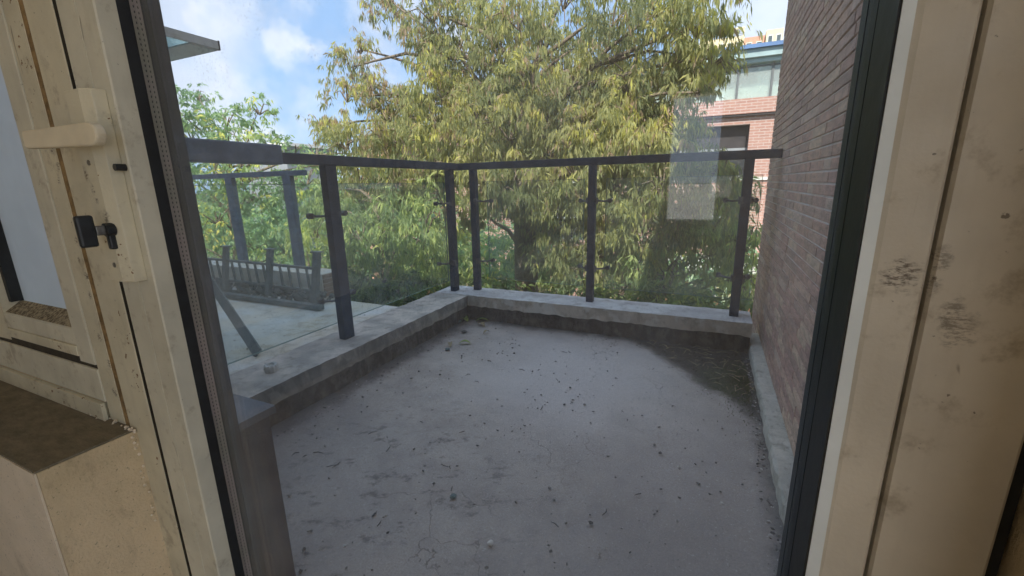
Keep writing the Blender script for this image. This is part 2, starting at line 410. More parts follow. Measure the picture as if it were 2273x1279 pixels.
M['pebble_dark'] = simple('dark_grit', (.045, .045, .048), .8, .4, 90)
def pebm():
    k = Mt('mixed_grit'); r = k.n('ShaderNodeAttribute', attribute_name='tone').outputs['Fac']
    cr = k.n('ShaderNodeValToRGB'); k.l(r, cr.inputs[0]); el = cr.color_ramp.elements
    for i, (q, c) in enumerate(((0, (.06, .058, .06)), (.45, (.13, .125, .125)), (.75, (.26, .25, .24)), (.90, (.50, .49, .46)), (1, (.78, .78, .74)))):
        if i > 1: el.new(q)
    for e, (q, c) in zip(el, ((0, (.06, .058, .06)), (.45, (.13, .125, .125)), (.75, (.26, .25, .24)), (.90, (.50, .49, .46)), (1, (.78, .78, .74)))):
        e.position = q; e.color = (*c, 1)
    return k.fin(cr.outputs[0], .85)
M['pebbles'] = pebm()
M['dirt'] = simple('damp_dirt', (.05, .047, .036), .95, .5, 80)
M['rubble'] = concrete('pale_rubble', (.10, .11, .09), (.28, .30, .27), (.04, .04, .035), .7, (.4, .6), 30)

def leafm(name, stops, trans=.55, rough=.6):
    k = Mt(name)
    r = k.n('ShaderNodeAttribute', attribute_name='tone').outputs['Fac']
    cr = k.n('ShaderNodeValToRGB'); k.l(r, cr.inputs[0]); el = cr.color_ramp.elements
    while len(el) < len(stops): el.new(.5)
    for e, (q, c) in zip(el, stops): e.position = q; e.color = (*c, 1)
    c = cr.outputs[0]
    k.set(k.b.inputs['Base Color'], c); k.b.inputs['Roughness'].default_value = rough; k.b.inputs['Specular IOR Level'].default_value = .22
    tl = k.n('ShaderNodeBsdfTranslucent'); k.l(k.mix(1.0, c, (1.35, 1.32, .85), 'MULTIPLY'), tl.inputs[0])
    mx = k.n('ShaderNodeMixShader'); mx.inputs[0].default_value = trans
    k.l(k.b.outputs[0], mx.inputs[1]); k.l(tl.outputs[0], mx.inputs[2]); k.l(mx.outputs[0], k.o.inputs['Surface'])
    return k.m
M['leaf'] = leafm('olive_leaves', [(0, (.18, .22, .115)), (.3, (.27, .31, .155)), (.58, (.40, .42, .20)), (.76, (.52, .52, .22)), (.9, (.68, .70, .17)), (.93, (.47, .39, .28)), (1, (.42, .33, .25))])
M['leaf_mid'] = leafm('green_leaves', [(0, (0.176, 0.250, 0.143)), (.4, (0.352, 0.457, 0.229)), (.75, (0.604, 0.686, 0.287)), (1, (0.920, 0.920, 0.358))])
M['leaf_left'] = leafm('fresh_leaves', [(0, (0.155, 0.263, 0.186)), (.45, (0.295, 0.462, 0.290)), (.8, (0.517, 0.647, 0.319)), (.93, (0.920, 0.920, 0.265)), (1, (0.920, 0.832, 0.319))])
M['leaf_hedge'] = leafm('hedge_leaves', [(0, (0.077, 0.128, 0.057)), (.4, (0.154, 0.231, 0.098)), (.8, (0.333, 0.410, 0.135)), (.95, (0.616, 0.513, 0.192)), (1, (0.641, 0.333, 0.270))])
M['bark'] = concrete('bark', (0.142, 0.114, 0.085), (0.285, 0.237, 0.180), (0.076, 0.063, 0.049), .7, (.45, .65), 14)
M['twig'] = simple('twig_bark', (.16, .125, .09), .9, .3, 20)
M['dryleaf'] = simple('green_fallen_leaf', (.34, .46, .10), .7, .3, 40)
M['drybrown'] = simple('dry_leaf_stalk', (.38, .32, .19), .8, .3, 40)
M['moss'] = simple('moss', (.045, .085, .015), .95, .4, 60)
M['stone_green'] = simple('grey_green_stone', (.13, .19, .19), .8, .2, 60)
M['cork'] = simple('crumpled_white_cap', (.75, .75, .71), .6, .15, 120, bump=.6, bscale=120)

# ------------------------------------------------------------------ mesh helpers
COL = S.collection
class MB:
    def __init__(s): s.v = []; s.f = []; s.tone = []
    def add(s, vs, fs, tone=0.):
        o = len(s.v); s.v += [tuple(v) for v in vs]; s.f += [tuple(i + o for i in f) for f in fs]; s.tone += [tone] * len(vs); return s
    def box(s, x0, x1, y0, y1, z0, z1, tone=0.):
        vs = [(x, y, z) for z in (z0, z1) for (x, y) in ((x0, y0), (x1, y0), (x1, y1), (x0, y1))]
        return s.add(vs, [(3, 2, 1, 0), (4, 5, 6, 7), (0, 1, 5, 4), (1, 2, 6, 5), (2, 3, 7, 6), (3, 0, 4, 7)], tone)
    def bar(s, a, b, w, h, up=(0, 0, 1)):
        a = Vector(a); b = Vector(b); d = (b - a).normalized(); u = Vector(up)
        sd = d.cross(u).normalized(); u = sd.cross(d).normalized()
        vs = []
        for p in (a, b):
            for (i, j) in ((-1, -1), (1, -1), (1, 1), (-1, 1)): vs.append(p + sd * (i * w / 2) + u * (j * h / 2))
        return s.add(vs, [(3, 2, 1, 0), (4, 5, 6, 7), (0, 1, 5, 4), (1, 2, 6, 5), (2, 3, 7, 6), (3, 0, 4, 7)])
    def tube(s, pts, rad, n=8, caps=True, tone=0.):
        pts = [Vector(p) for p in pts]; rad = rad if hasattr(rad, '__len__') else [rad] * len(pts)
        vs = []; fs = []; ref = Vector((.31, .23, .92))
        for i, p in enumerate(pts):
            d = (pts[min(i + 1, len(pts) - 1)] - pts[max(i - 1, 0)]).normalized()
            sd = d.cross(ref)
            if sd.length < .1: sd = d.cross(Vector((1, 0, 0)))
            sd.normalize(); u = sd.cross(d)
            for j in range(n):
                a = 2 * math.pi * j / n; vs.append(p + (sd * math.cos(a) + u * math.sin(a)) * rad[i])
            if i:
                for j in range(n):
                    k = (j + 1) % n; fs.append(((i - 1) * n + j, (i - 1) * n + k, i * n + k, i * n + j))
        if caps: fs.append(tuple(range(n))[::-1]); fs.append(tuple(range(len(vs) - n, len(vs))))
        return s.add(vs, fs, tone)
    def prism(s, outline, z0, z1):
        n = len(outline); vs = [(x, y, z0) for x, y in outline] + [(x, y, z1) for x, y in outline]
        return s.add(vs, [tuple(range(n))[::-1], tuple(range(n, 2 * n))] + [(i, (i + 1) % n, n + (i + 1) % n, n + i) for i in range(n)])
    def build(s, name, mat, parent=None, bevel=0, smooth=False, tone=False, origin=None):
        me = bpy.data.meshes.new(name)
        vs = s.v
        if origin: vs = [(x - origin[0], y - origin[1], z - origin[2]) for x, y, z in vs]
        me.from_pydata(vs, [], s.f); me.update()
        me.materials.append(mat)
        if smooth: me.polygons.foreach_set('use_smooth', [True] * len(me.polygons))
        if tone:
            at_ = me.attributes.new('tone', 'FLOAT', 'POINT'); at_.data.foreach_set('value', s.tone)
        o = bpy.data.objects.new(name, me); COL.objects.link(o)
        if origin: o.location = origin
        if parent is not None:
            o.parent = parent
            if parent.location.length > 0: o.matrix_parent_inverse = Matrix.Translation(-parent.location)
        if bevel:
            b = o.modifiers.new('bevel', 'BEVEL'); b.width = bevel; b.segments = 2; b.limit_method = 'ANGLE'; b.angle_limit = R(40)
        return o
def box(name, mat, x0, x1, y0, y1, z0, z1, parent=None, bevel=0):
    return MB().box(x0, x1, y0, y1, z0, z1).build(name, mat, parent, bevel)
def tag(o, label=None, cat=None, group=None, kind=None):
    if label: o['label'] = label
    if cat: o['category'] = cat
    if group: o['group'] = group
    if kind: o['kind'] = kind
    return o
def empty(name, loc, label, cat, group=None):
    o = bpy.data.objects.new(name, None); COL.objects.link(o); o.location = loc; o.empty_display_size = .1
    return tag(o, label, cat, group)

XR = .3236; YF = 2.70; YO = 2.95; XL = -1.616; ZC = -.80; ZF = -1.0; GZ = -5.2

# ------------------------------------------------------------------ setting: ground, slabs, buildings' masses
g = MB()
n_ = 24
g.add([(x, y, GZ) for x, y in ((-900, -900), (900, -900), (900, 900), (-900, 900))], [(0, 1, 2, 3)])
tag(g.build('ground', M['lawn']), kind='structure')
tag(box('added_rear_ground', M['rear_bright'], -40, 40, -150, -3.21, GZ, -1.1), kind='structure')  # unseen bright ground added for the pane's reflection and the room's light
tag(box('path', M['pave'], -14, 8, 8.2, 9.6, GZ - .1, GZ + .03), kind='structure')
# balcony floor: a gently uneven sheet on a slab
def floor_mesh():
    nx, ny = 60, 84; xs = np.linspace(-1.70, .34, nx); ys = np.linspace(.50, 2.80, ny)
    m = MB(); vs = []
    from mathutils import noise as mn
    for y in ys:
        for x in xs:
            h = (mn.noise(Vector((x * 1.6, y * 1.6, 3))) * .006 + mn.noise(Vector((x * 7, y * 7, 8))) * .0016)
            e = min(x + 1.63, 2.74 - y, .27 - x)
            h += .010 * max(0, 1 - max(e, 0) / .09) * (.6 + .6 * mn.noise(Vector((x * 12, y * 12, 1))))
            vs.append((x, y, ZF + h))
    fs = [(j * nx + i, j * nx + i + 1, (j + 1) * nx + i + 1, (j + 1) * nx + i) for j in range(ny - 1) for i in range(nx - 1)]
    m.add(vs, fs)
    return m.build('balcony_floor', M['screed'], smooth=True)
tag(floor_mesh(), kind='structure')
tag(box('balcony_slab', M['cap'], -1.74, .34, .50, 2.90, ZF - .2, ZF - .02), kind='structure')
bm_ = MB(); bm_.box(-1.9, 3.6, -3.2, 2.7, GZ, ZF - .21); bm_.box(-9, -1.91, -3.2, 2.1, GZ, ZC - .22)
tag(bm_.build('lower_storey', M['block']), 'dark rendered storey of the house below the balcony and terrace', 'building')

# kerbs round the balcony
def rough_strip(x0, x1, y0, y1, z0, z1, axis, seed, amp=.0035, seg=70, ragged=True):
    """a long box along an axis with slightly uneven arris and a ragged lower edge"""
    rs = random.Random(seed); m = MB(); vs = []
    for i in range(seg + 1):
        t = i / seg
        r = [rs.uniform(-amp, amp) for _ in range(6)]
        low = z0 + (rs.uniform(-.006, .006) if ragged else 0)
        if axis == 'x':
            x = x0 + (x1 - x0) * t; q = [(x, y0 + r[0], low), (x, y1, z0), (x, y1 + r[1], z1 + r[2] * .4), (x, y0 + r[3], z1 + r[4] * .5 - .002), ]
        else:
            y = y0 + (y1 - y0) * t; q = [(x1 + r[0], y, low), (x0, y, z0), (x0 + r[1], y, z1 + r[2] * .4), (x1 + r[3], y, z1 + r[4] * .5 - .002)]
        vs += q
    fs = []
    for i in range(seg):
        for j in range(4):
            k = (j + 1) % 4; fs.append((i * 4 + j, i * 4 + k, i * 4 + 4 + k, i * 4 + 4 + j))
    fs += [(0, 1, 2, 3), (seg * 4 + 3, seg * 4 + 2, seg * 4 + 1, seg * 4)]
    m.add(vs, fs); return m
kf = empty('kerb', (-.7, YO - .12, ZF), 'pale concrete kerb cap on dark upstand along the far side of the balcony', 'kerb')
o = rough_strip(XL - .285, .262, YF, YO, ZC - .083, ZC, 'x', 3).build('cap', M['cap'], kf)
o.data.materials.append(M['cap_face'])
for p_ in o.data.polygons:
    if p_.normal.y < -.6 or abs(p_.normal.y) > .6 and p_.center.y < YF + .03: p_.material_index = 1
box('upstand', M['upstand'], XL - .05, .2605, YF + .035, YO - .04, ZF - .02, ZC - .07, kf)
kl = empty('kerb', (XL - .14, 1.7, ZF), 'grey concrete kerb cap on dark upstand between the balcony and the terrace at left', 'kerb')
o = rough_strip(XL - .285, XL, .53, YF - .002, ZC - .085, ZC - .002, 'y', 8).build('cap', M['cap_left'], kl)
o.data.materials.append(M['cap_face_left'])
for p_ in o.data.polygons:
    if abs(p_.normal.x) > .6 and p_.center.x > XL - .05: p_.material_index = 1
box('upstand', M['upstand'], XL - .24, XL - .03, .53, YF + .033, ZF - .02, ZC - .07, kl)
# plinth under the brick wall
pl = rough_strip(.262, .345, .54, 2.697, ZF - .02, ZC - .137, 'y', 12, .006, 60, False)
pl.v = [(x if x > .3 else .262 + (.3236 - .3236) + (x - .345 if x > .345 else 0), y, z) for x, y, z in pl.v]
plo = MB()
rs = random.Random(4); seg = 60; vs_ = []
for i in range(seg + 1):
    y = .54 + (2.948 - .54) * i / seg
    vs_ += [(.262 + rs.uniform(-.005, .004), y, ZF - .02), (.262 + rs.uniform(-.003, .003), y, -.95), (.266 + rs.uniform(-.002, .004), y, -.937 + rs.uniform(-.002, .002)), (.345, y, -.933), (.345, y, ZF - .02)]
fs_ = []
for i in range(seg):
    for j in range(5):
        k = (j + 1) % 5; fs_.append((i * 5 + k, i * 5 + j, i * 5 + 5 + j, i * 5 + 5 + k))
fs_ += [(4, 3, 2, 1, 0), tuple(seg * 5 + j for j in range(5))]
plo.add(vs_, fs_)
tag(plo.build('plinth', M['plinth']), 'chipped pale concrete plinth strip along the foot of the brick wall', 'plinth')

# terrace of the neighbour
tag(box('terrace_floor', M['terrace'], -9, XL - .288, .54, 2.262, ZC - .2, ZC - .003), kind='structure')

# ------------------------------------------------------------------ our facade and room
XJ = .171   # right door jamb
fac = MB()
def facade():
    y0, y1 = .385, .54
    m = MB()
    m.box(XJ, XR + .02, y0, y1, GZ, 3.0)                     # pier between door and side wall
    m.box(-.83, XJ - .001, y0, y1, 1.25, 3.0)                # over the door
    m.box(-9, -.831, y0, y1, 1.25, 3.0)                      # over the window
    m.box(-9, -1.75, y0, y1, -.47, 1.249)                    # left of the window
    m.box(-9, -1.91, y0, y1, GZ, -.471)
    m.box(-1.909, -.83, y0, y1, GZ, -.471)
    m.box(-.829, XJ - .001, y0, y1, GZ, ZF - .03)
    return m
fo = facade().build('house_wall', M['block'])
tag(fo, 'dark grey brown rendered outside of the house wall round the door', 'wall')
box('outer_sill', M['block_top'], -1.75, -.822, .39, .552, -.469, -.452, fo)
inner = MB()
inner.box(-1.74, -.832, .20, .384, ZF - .02, -.381)           # knee wall, inner half
kw = inner.build('knee_wall', M['plaster'])
tag(kw, 'cream plastered knee wall under the window left of the door', 'wall')
box('pale_face', M['plaster_pale'], -1.74, -.834, .197, .1995, ZF - .02, -.382, kw)
sm = MB(); sm.box(-1.74, -.8325, .1975, .322, -.3809, -.3775)
so_ = sm.build('sill_board', M['sill'], kw, .001)
# room shell behind the camera; side and wide rear openings added for light, narrow rear window
X0, X1, Y0, Z0, Z1 = -3.2, 3.4, -3.0, -1.02, 1.75
tag(box('room_floor', M['roomfloor'], X0, X1, Y0, .385, Z0 - .1, Z0), kind='structure')
tag(box('room_ceiling', M['room'], X0, X1, Y0, .384, Z1, Z1 + .12), kind='structure')
w = MB(); w.box(X0 - .1, X0, Y0, .384, Z0 - .1, Z1 + .12); tag(w.build('left_wall', M['room']), kind='structure')
w = MB()
w.box(X1, X1 + .1, Y0, -2.7, Z0, Z1); w.box(X1, X1 + .1, -.12, .384, Z0, Z1); w.box(X1, X1 + .1, -2.699, -.121, 1.7, Z1); w.box(X1, X1 + .1, -2.699, -.121, Z0 - .1, -.95)
tag(w.build('right_wall', M['room']), kind='structure')
w = MB(); wx0, wx1, wz0, wz1 = -.335, .012, -.305, .62
w.box(X0, wx0, Y0 - .12, Y0, Z0, Z1); w.box(wx1, .86, Y0 - .12, Y0, Z0, Z1); w.box(3.3, X1, Y0 - .12, Y0, Z0, Z1); w.box(.86, 3.3, Y0 - .12, Y0, Z0, -.99); w.box(.86, 3.3, Y0 - .12, Y0, 1.70, Z1)
w.box(wx0, wx1, Y0 - .12, Y0, Z0, wz0); w.box(wx0, wx1, Y0 - .12, Y0, wz1, Z1)
tag(box('sun_block', M['far_white'], -1.0, .8, -4.5, -3.125, .98, 1.03), 'added unseen white slab keeping sun out of the rear window', 'sun_block')  # unseen slab added to keep the sun patch out of the pane's reflection
rw = w.build('rear_wall', M['room']); tag(rw, kind='structure')
w = MB()
w.box(X0, -1.741, .20, .384, Z0, Z1); w.box(-1.741, X1, .20, .384, 1.30, Z1); w.box(.178, X1, .20, .3845, Z0, 1.30)
tag(w.build('front_wall', M['plaster']), kind='structure')
tag(box('roof', M['block_top'], -9, 3.6, -3.2, .54, 3.0, 3.2), kind='structure')
w = MB(); w.box(-9, X0 - .1, -3.2, .384, GZ, 3.0)
tag(w.build('house_left_mass', M['block']), 'dark rendered left part of the house', 'building')

# ------------------------------------------------------------------ brick side wall
bw = empty('brick_wall', (XR + .5, 2, ZF), 'tall brown red brick side wall closing the right end of the balcony', 'wall')
box('wall_core', M['mortar'], XR + .004, 2.4, .541, 3.425, GZ, 3.3, bw)
cands = []
CH = .0398; rows0 = int((-5.0 + .933) / CH)
for r_ in range(-6, 100):
    z0 = -.930 + r_ * CH
    if z0 < -1.2 or z0 > 3.0: continue
    y = .541 - random.uniform(0, .20)
    while y < 3.43:
        Lb = random.choice((.215, .215, .215, .215, .105, .16))
        a, b = max(y, .5415), min(y + Lb, 3.428)
        if b - a > .02: cands.append((a, b, z0, z0 + CH - .0072))
        y += Lb + .0055
proto = {}
def brick_mesh(Lb, Hb):
    key = round(Lb, 3)
    if key in proto: return proto[key]
    m = MB(); x0, x1 = -.0022, .03
    y0, y1, z0, z1 = 0, Lb, 0, Hb; b = .0014
    vs = [(x1, y0, z0), (x1, y1, z0), (x1, y1, z1), (x1, y0, z1), (x0 + b, y0, z0), (x0 + b, y1, z0), (x0 + b, y1, z1), (x0 + b, y0, z1),
          (x0, y0 + b, z0 + b), (x0, y1 - b, z0 + b), (x0, y1 - b, z1 - b), (x0, y0 + b, z1 - b)]
    fs = [(0, 1, 2, 3), (4, 5, 1, 0)[::-1], (5, 6, 2, 1)[::-1], (6, 7, 3, 2)[::-1], (7, 4, 0, 3)[::-1], (8, 9, 5, 4)[::-1], (9, 10, 6, 5)[::-1], (10, 11, 7, 6)[::-1], (11, 8, 4, 7)[::-1], (11, 10, 9, 8)]
    m.add(vs, fs)
    me = bpy.data.meshes.new('brick'); me.from_pydata(m.v, [], m.f); me.update(); me.materials.append(M['brick'])
    me.attributes.new('tone', 'FLOAT', 'POINT')
    proto[key] = me; return me
def vis(c):
    a, b, z0, z1 = c; ym = (a + b) / 2; zm = (z0 + z1) / 2
    if b < 1.5: return 1e9
    if zm / ym > .36 * 1.0 + .05 or z0 < -.95: return 1e8 + ym
    return ym * ym + zm * zm
cands.sort(key=vis)
for c in cands[:300]:
    o = bpy.data.objects.new('brick', brick_mesh(c[1] - c[0], c[3] - c[2])); COL.objects.link(o)
    o.location = (XR + random.uniform(-.0012, .0012), c[0], c[2]); o.parent = bw; o.matrix_parent_inverse = Matrix.Translation(-bw.location)
st = MB()
for c in cands[300:]:
    j = random.uniform(-.001, .001); t = random.random()
    st.box(XR - .0022 + j, XR + .02, c[0], c[1], c[2], c[3], t)
tag(st.build('bricks', M['brick'], bw, tone=True), kind='stuff')

# ------------------------------------------------------------------ door, window and frame
dr = empty('glazed_door', (-.3, .33, ZF), 'cream painted door with one tall dusty double glazed pane and a lever handle', 'door')
gx0, gx1 = -.665, .0785
DZ0, DZ1 = -.93, 1.12
# left stile: outline in plan (x, y)
m = MB().prism([(-.748, .378), (-.748, .3115), (-.7465, .310), (-.7057, .310), (-.7048, .3135), (-.7038, .310), (-.667, .310), (-.6655, .3118), (-.6655, .3324), (-.6655, .378)], DZ0, DZ1)
m.build('stile', M['cream'], dr)
m = MB().prism([(.1108, .378), (.0795, .378), (.0795, .3315), (.0795, .310), (.0885, .3065), (.1092, .3065), (.1108, .3085)], DZ0, DZ1)
m.build('stile', M['cream_smooth'], dr)
# right edge bead, sky light put into its pale colour, ragged seal line
bd = MB(); vs_ = []; rs = random.Random(9); sg = 60
for i in range(sg + 1):
    z = DZ0 + .02 + (DZ1 - DZ0 - .04) * i / sg; wv = .0019 + .0080 * (1 - i / sg) + rs.uniform(-.0002, .0002)
    vs_ += [(.0795, .3118, z), (.0792, .3054, z), (.0790 + wv, .3050, z), (.0790 + wv, .3118, z)]
fs_ = [tuple(reversed((i * 4 + j, i * 4 + (j + 1) % 4, i * 4 + 4 + (j + 1) % 4, i * 4 + 4 + j))) for i in range(sg) for j in range(4)]
bd.add(vs_, fs_ + [(0, 1, 2, 3), (sg * 4 + 3, sg * 4 + 2, sg * 4 + 1, sg * 4)])
bd.build('glazing_bead', M['bead'], dr)
box('door_rail', M['cream'], -.6655, .0795, .310, .378, .98, DZ1, dr, .001)
box('door_rail', M['cream'], -.6655, .0795, .310, .378, DZ0, -.86, dr, .001)
def pane(name, mat, y0, y1, x0, x1, z0, z1, par):
    return box(name, mat, x0, x1, y0, y1, z0, z1, par)
pane('inner_pane', M['door_glass_in'], .3425, .3468, gx0 - .004, gx1 + .004, -.866, .986, dr)
pane('outer_pane', M['door_glass'], .3585, .3628, gx0 - .004, gx1 + .004, -.866, .986, dr)
# gasket, spacer and outer lip around the pane
def ring(name, mat, y0, y1, t=.003, inset=0., lipx=0.):
    m = MB(); a = gx0 + inset; b = gx1 - inset
    m.box(a - t, a, y0, y1, -.858, .978); m.box(b, b + t, y0, y1, -.858, .978)
    m.box(a, b, y0, y1, -.861, -.858); m.box(a, b, y0, y1, .978, .981)
    return m.build(name, mat, dr)
ring('gasket', M['rubber'], .3326, .3467, .0015, -.0003)
m = MB(); m.box(gx0 - .003, gx0, .3469, .3584, -.858, .978); m.box(gx0, gx1, .3469, .3584, -.861, -.858); m.box(gx0, gx1, .3469, .3584, .978, .981); m.build('spacer', M['spacer'], dr)
box('right_spacer', M['rubber'], gx1, gx1 + .003, .3469, .3584, -.858, .978, dr)  # right spacer coloured black
ring('outer_gasket', M['rubber'], .3585, .367, .002, .0)
m = MB(); m.box(gx0 - .002, gx0 + .0006, .3671, .381, -.858, .978)
m.build('outer_lip', M['lip'], dr)
m = MB(); m.box(gx1 - .0005, gx1 + .002, .3671, .381, -.858, .978)
m.build('outer_lip', M['rubber'], dr)
m = MB().box(gx1 - .0006, gx1 + .0009, .3064, .3322, -.858, .978)  # dark strip over the right stile's inner side
m.build('dark_strip', M['rubber'], dr)
# lock plate
hp = MB(); hp.prism([(-.732, .3098), (-.732, .294), (-.7285, .2895), (-.6955, .2895), (-.681, .296), (-.679, .3098)], -.115, .121)
plate = hp.build('lock_plate', M['cream_peel'], dr, .0012)
def cyl(name, mat, a, b, r, par, n=20, bevel=0):
    return MB().tube([a, b], r, n).build(name, mat, par, bevel)
cyl('screw', M['steel'], (-.7095, .2888, .0365), (-.7095, .292, .0365), .0034, plate)
cyl('screw', M['steel'], (-.7065, .2888, -.0925), (-.7065, .292, -.0925), .0034, plate)
cyl('lock_cylinder', M['key'], (-.695, .2835, -.046), (-.695, .292, -.046), .0085, plate)
m = MB().box(-.699, -.691, .284, .292, -.071, -.046); m.build('cylinder_tail', M['key'], plate, .002)
cyl('stop_pin', M['key'], (-.6735, .2985, .030), (-.6735, .3098, .030), .0042, dr)
# lever: a rounded bar pointing left
lv = MB(); a_ = Vector((-.655, .2785, .0655)); b_ = Vector((-.786, .2665, .0665))
pts = []; nn = 16
d_ = (b_ - a_); d_.z = 0; d_.normalize(); nrm = Vector((d_.y, -d_.x, 0))
outl = []
for i in range(9):
    t = math.pi * i / 8; outl.append((-math.sin(t) * .0130, math.cos(t) * .0130))
Ll = (b_ - a_).length
outl += [(Ll - .003, -.0105), (Ll, -.008), (Ll, .008), (Ll - .003, .0105)]
vs_ = []
for dep in (-.0055, .0055):
    for (u_, w_) in outl:
        pp = a_ + d_ * u_ + Vector((0, 0, w_)) + nrm * dep; vs_.append(pp)
n_ = len(outl)
lv.add(vs_, [tuple(range(n_)), tuple(range(2 * n_ - 1, n_ - 1, -1))] + [((i + 1) % n_, i, n_ + i, n_ + (i + 1) % n_) for i in range(n_)])
lv.build('lever_handle', M['cream_pale'], dr, .0022, smooth=False)
cyl('handle_neck', M['cream_pale'], (-.69, .2825, .0655), (-.69, .2893, .0655), .0095, dr)
# key
ky = empty('key', (-.6935, .28, -.046), 'black plastic headed key left in the door lock under the lever handle', 'key')
MB().box(-.6975, -.6895, .2555, .2735, -.0655, -.0265).build('key_head', M['key'], ky, .003)
MB().box(-.6955, -.6915, .2735, .2835, -.052, -.040).build('key_blade', M['steel'], ky, .001)

# frame between window and door, and outer frame at right
fr = empty('door_frame', (-.8, .34, ZF), 'cream painted door and window frame with peeling paint and a rusty groove', 'frame')
m = MB().prism([(-.7775, .378), (-.7775, .319), (-.7785, .318), (-.8488, .318), (-.8491, .3205), (-.8639, .3205), (-.8642, .318), (-.9085, .318), (-.9085, .378)][::-1], ZF, 1.25)
fm = m.build('post', M['cream_peel'], fr)
box('sash_gap_fill', M['groove'], -.9104, -.9086, .3195, .371, -.27, 1.12, fr)  # dark filler added in the gap to keep outside light out
box('rebate_shade', M['groove'], -.7774, -.7764, .3192, .351, ZF, 1.25, fr)  # dark sheet on the post's side, standing for shade in the groove
box('rust_line', M['rust'], -.8637, -.8493, .3188, .3204, -.38, 1.2, fr)
box('rebate', M['groove'], -.7774, -.7481, .352, .377, ZF, 1.25, fr)
m = MB().prism([(.1138, .378), (.1138, .3115), (.1153, .3095), (.166, .3095), (.168, .3115), (.168, .378)], ZF, 1.25)
m.build('post', M['cream_smooth'], fr)
box('rebate', M['groove'], .1110, .1136, .318, .377, ZF, 1.25, fr)
box('black_joint', M['rubber'], .1681, .1755, .316, .383, ZF, 1.25, fr)
box('head', M['cream'], -1.74, .168, .31, .38, 1.125, 1.25, fr)
box('bottom_member', M['cream'], -1.74, -.909, .316, .379, -.345, -.286, fr, .0015)
box('bottom_step', M['cream_peel'], -1.74, -.909, .309, .3155, -.377, -.3455, fr, .001)
box('threshold', M['lip_brown'], -.83, .17, .31, .385, ZF - .02, -.94, fr)
box('threshold_post', M['cream_peel'], -.8295, -.778, .3185, .3775, ZF, -.3971, fr)
# left window sash
wd = empty('window', (-1.2, .34, -.28), 'narrow window with cream sash and frosted pane left of the door', 'window')
m = MB().prism([(-.9105, .372), (-.9105, .3175), (-.912, .3165), (-.9585, .3165), (-.9645, .3205), (-.9645, .372)][::-1], -.278, 1.12)
m.build('sash_stile', M['cream'], wd)
m = MB().prism([(-1.235, .372), (-1.235, .3185), (-1.30, .3165), (-1.34, .3165), (-1.34, .372)][::-1], -.278, 1.12)
m.build('sash_stile', M['cream_peel'], wd)
box('sash_rail', M['cream'], -1.2349, -.9646, .3185, .372, -.252, -.222, wd, .0015)
box('sash_rail', M['cream_peel'], -1.2349, -.9646, .3165, .372, -.271, -.2525, wd, .0015)
box('sash_rail', M['cream'], -1.2349, -.9646, .3165, .372, 1.05, 1.12, wd, .001)
m = MB(); m.add([(-1.2349, .322, -.2215), (-.9646, .322, -.2215), (-.9646, .347, -.204), (-1.2349, .347, -.204), (-1.2349, .322, -.2219), (-.9646, .322, -.2219), (-.9646, .347, -.2219), (-1.2349, .347, -.2219)],
                [(0, 1, 2, 3), (7, 6, 5, 4), (4, 5, 1, 0), (6, 7, 3, 2), (5, 6, 2, 1), (7, 4, 0, 3)])
m.build('dirty_ledge', M['ledge'], wd)
box('pane', M['frosted'], -1.231, -.966, .347, .352, -.215, 1.05, wd)
box('gasket', M['rubber'], -1.2349, -1.222, .330, .3469, -.203, 1.05, wd)
box('window_infill', M['block'], -1.74, -1.3405, .33, .384, -.283, 1.12, fr)
tag(box('joint_gap_shade', M['groove'], -1.34, -.9096, .319, .378, -.2859, -.2711, fr))  # dark box covers the cream top, standing for shade in the gap
# crumbling joint where sill, post and wall meet
rs = random.Random(21); cm = MB()
for i in range(60):
    t = rs.random() ** 1.5; p0 = Vector((-.832 + rs.uniform(-.004, .004) - (.0 if i % 2 else t * .22), .3135 + rs.uniform(-.004, .002), -.376 + rs.uniform(-.002, .004) if i % 2 == 0 else -.376 - t * .2))
    r0 = rs.uniform(.0012, .0032)
    cm.tube([p0 - Vector((r0, 0, 0)), p0, p0 + Vector((r0, rs.uniform(-.001, .001), 0))], [r0 * .4, r0, r0 * .3], 5)
tag(cm.build('crumbs', M['plaster_pale'], kw), kind='stuff')

# ------------------------------------------------------------------ balcony railing
rl = empty('balcony_railing', (-.75, 2.83, ZC), 'dark steel and glass railing standing on the balcony kerbs', 'railing')
ZT, ZB = .158, .110
def post(x, y, w, d):
    m = MB().box(x - w / 2, x + w / 2, y - d / 2, y + d / 2, ZC - .003, ZB + .0005)
    return m.build('post', M['rail'], rl, .003)
posts = [(-1.772, 1.66, .045, .07), (-1.785, 2.80, .045, .062), (-1.63, 2.885, .05, .045), (-.722, 2.845, .048, .045), (.168, 2.83, .05, .045), (-1.772, .575, .045, .06)]
for q in posts: post(*q)
MB().bar((-1.772, .541, (ZT + ZB) / 2), (-1.772, 2.862, (ZT + ZB) / 2), .055, ZT - ZB).build('top_rail', M['rail'], rl, .004)
MB().bar((-1.7995, 2.8885, (ZT + ZB) / 2 - .0006), (XR - .003, 2.8335, (ZT + ZB) / 2 - .0006), .055, ZT - ZB).build('top_rail', M['rail'], rl, .004)
MB().box(-1.812, -1.732, .545, 1.383, .104, .187).build('rail_sleeve', M['rail_dusty'], rl, .008)
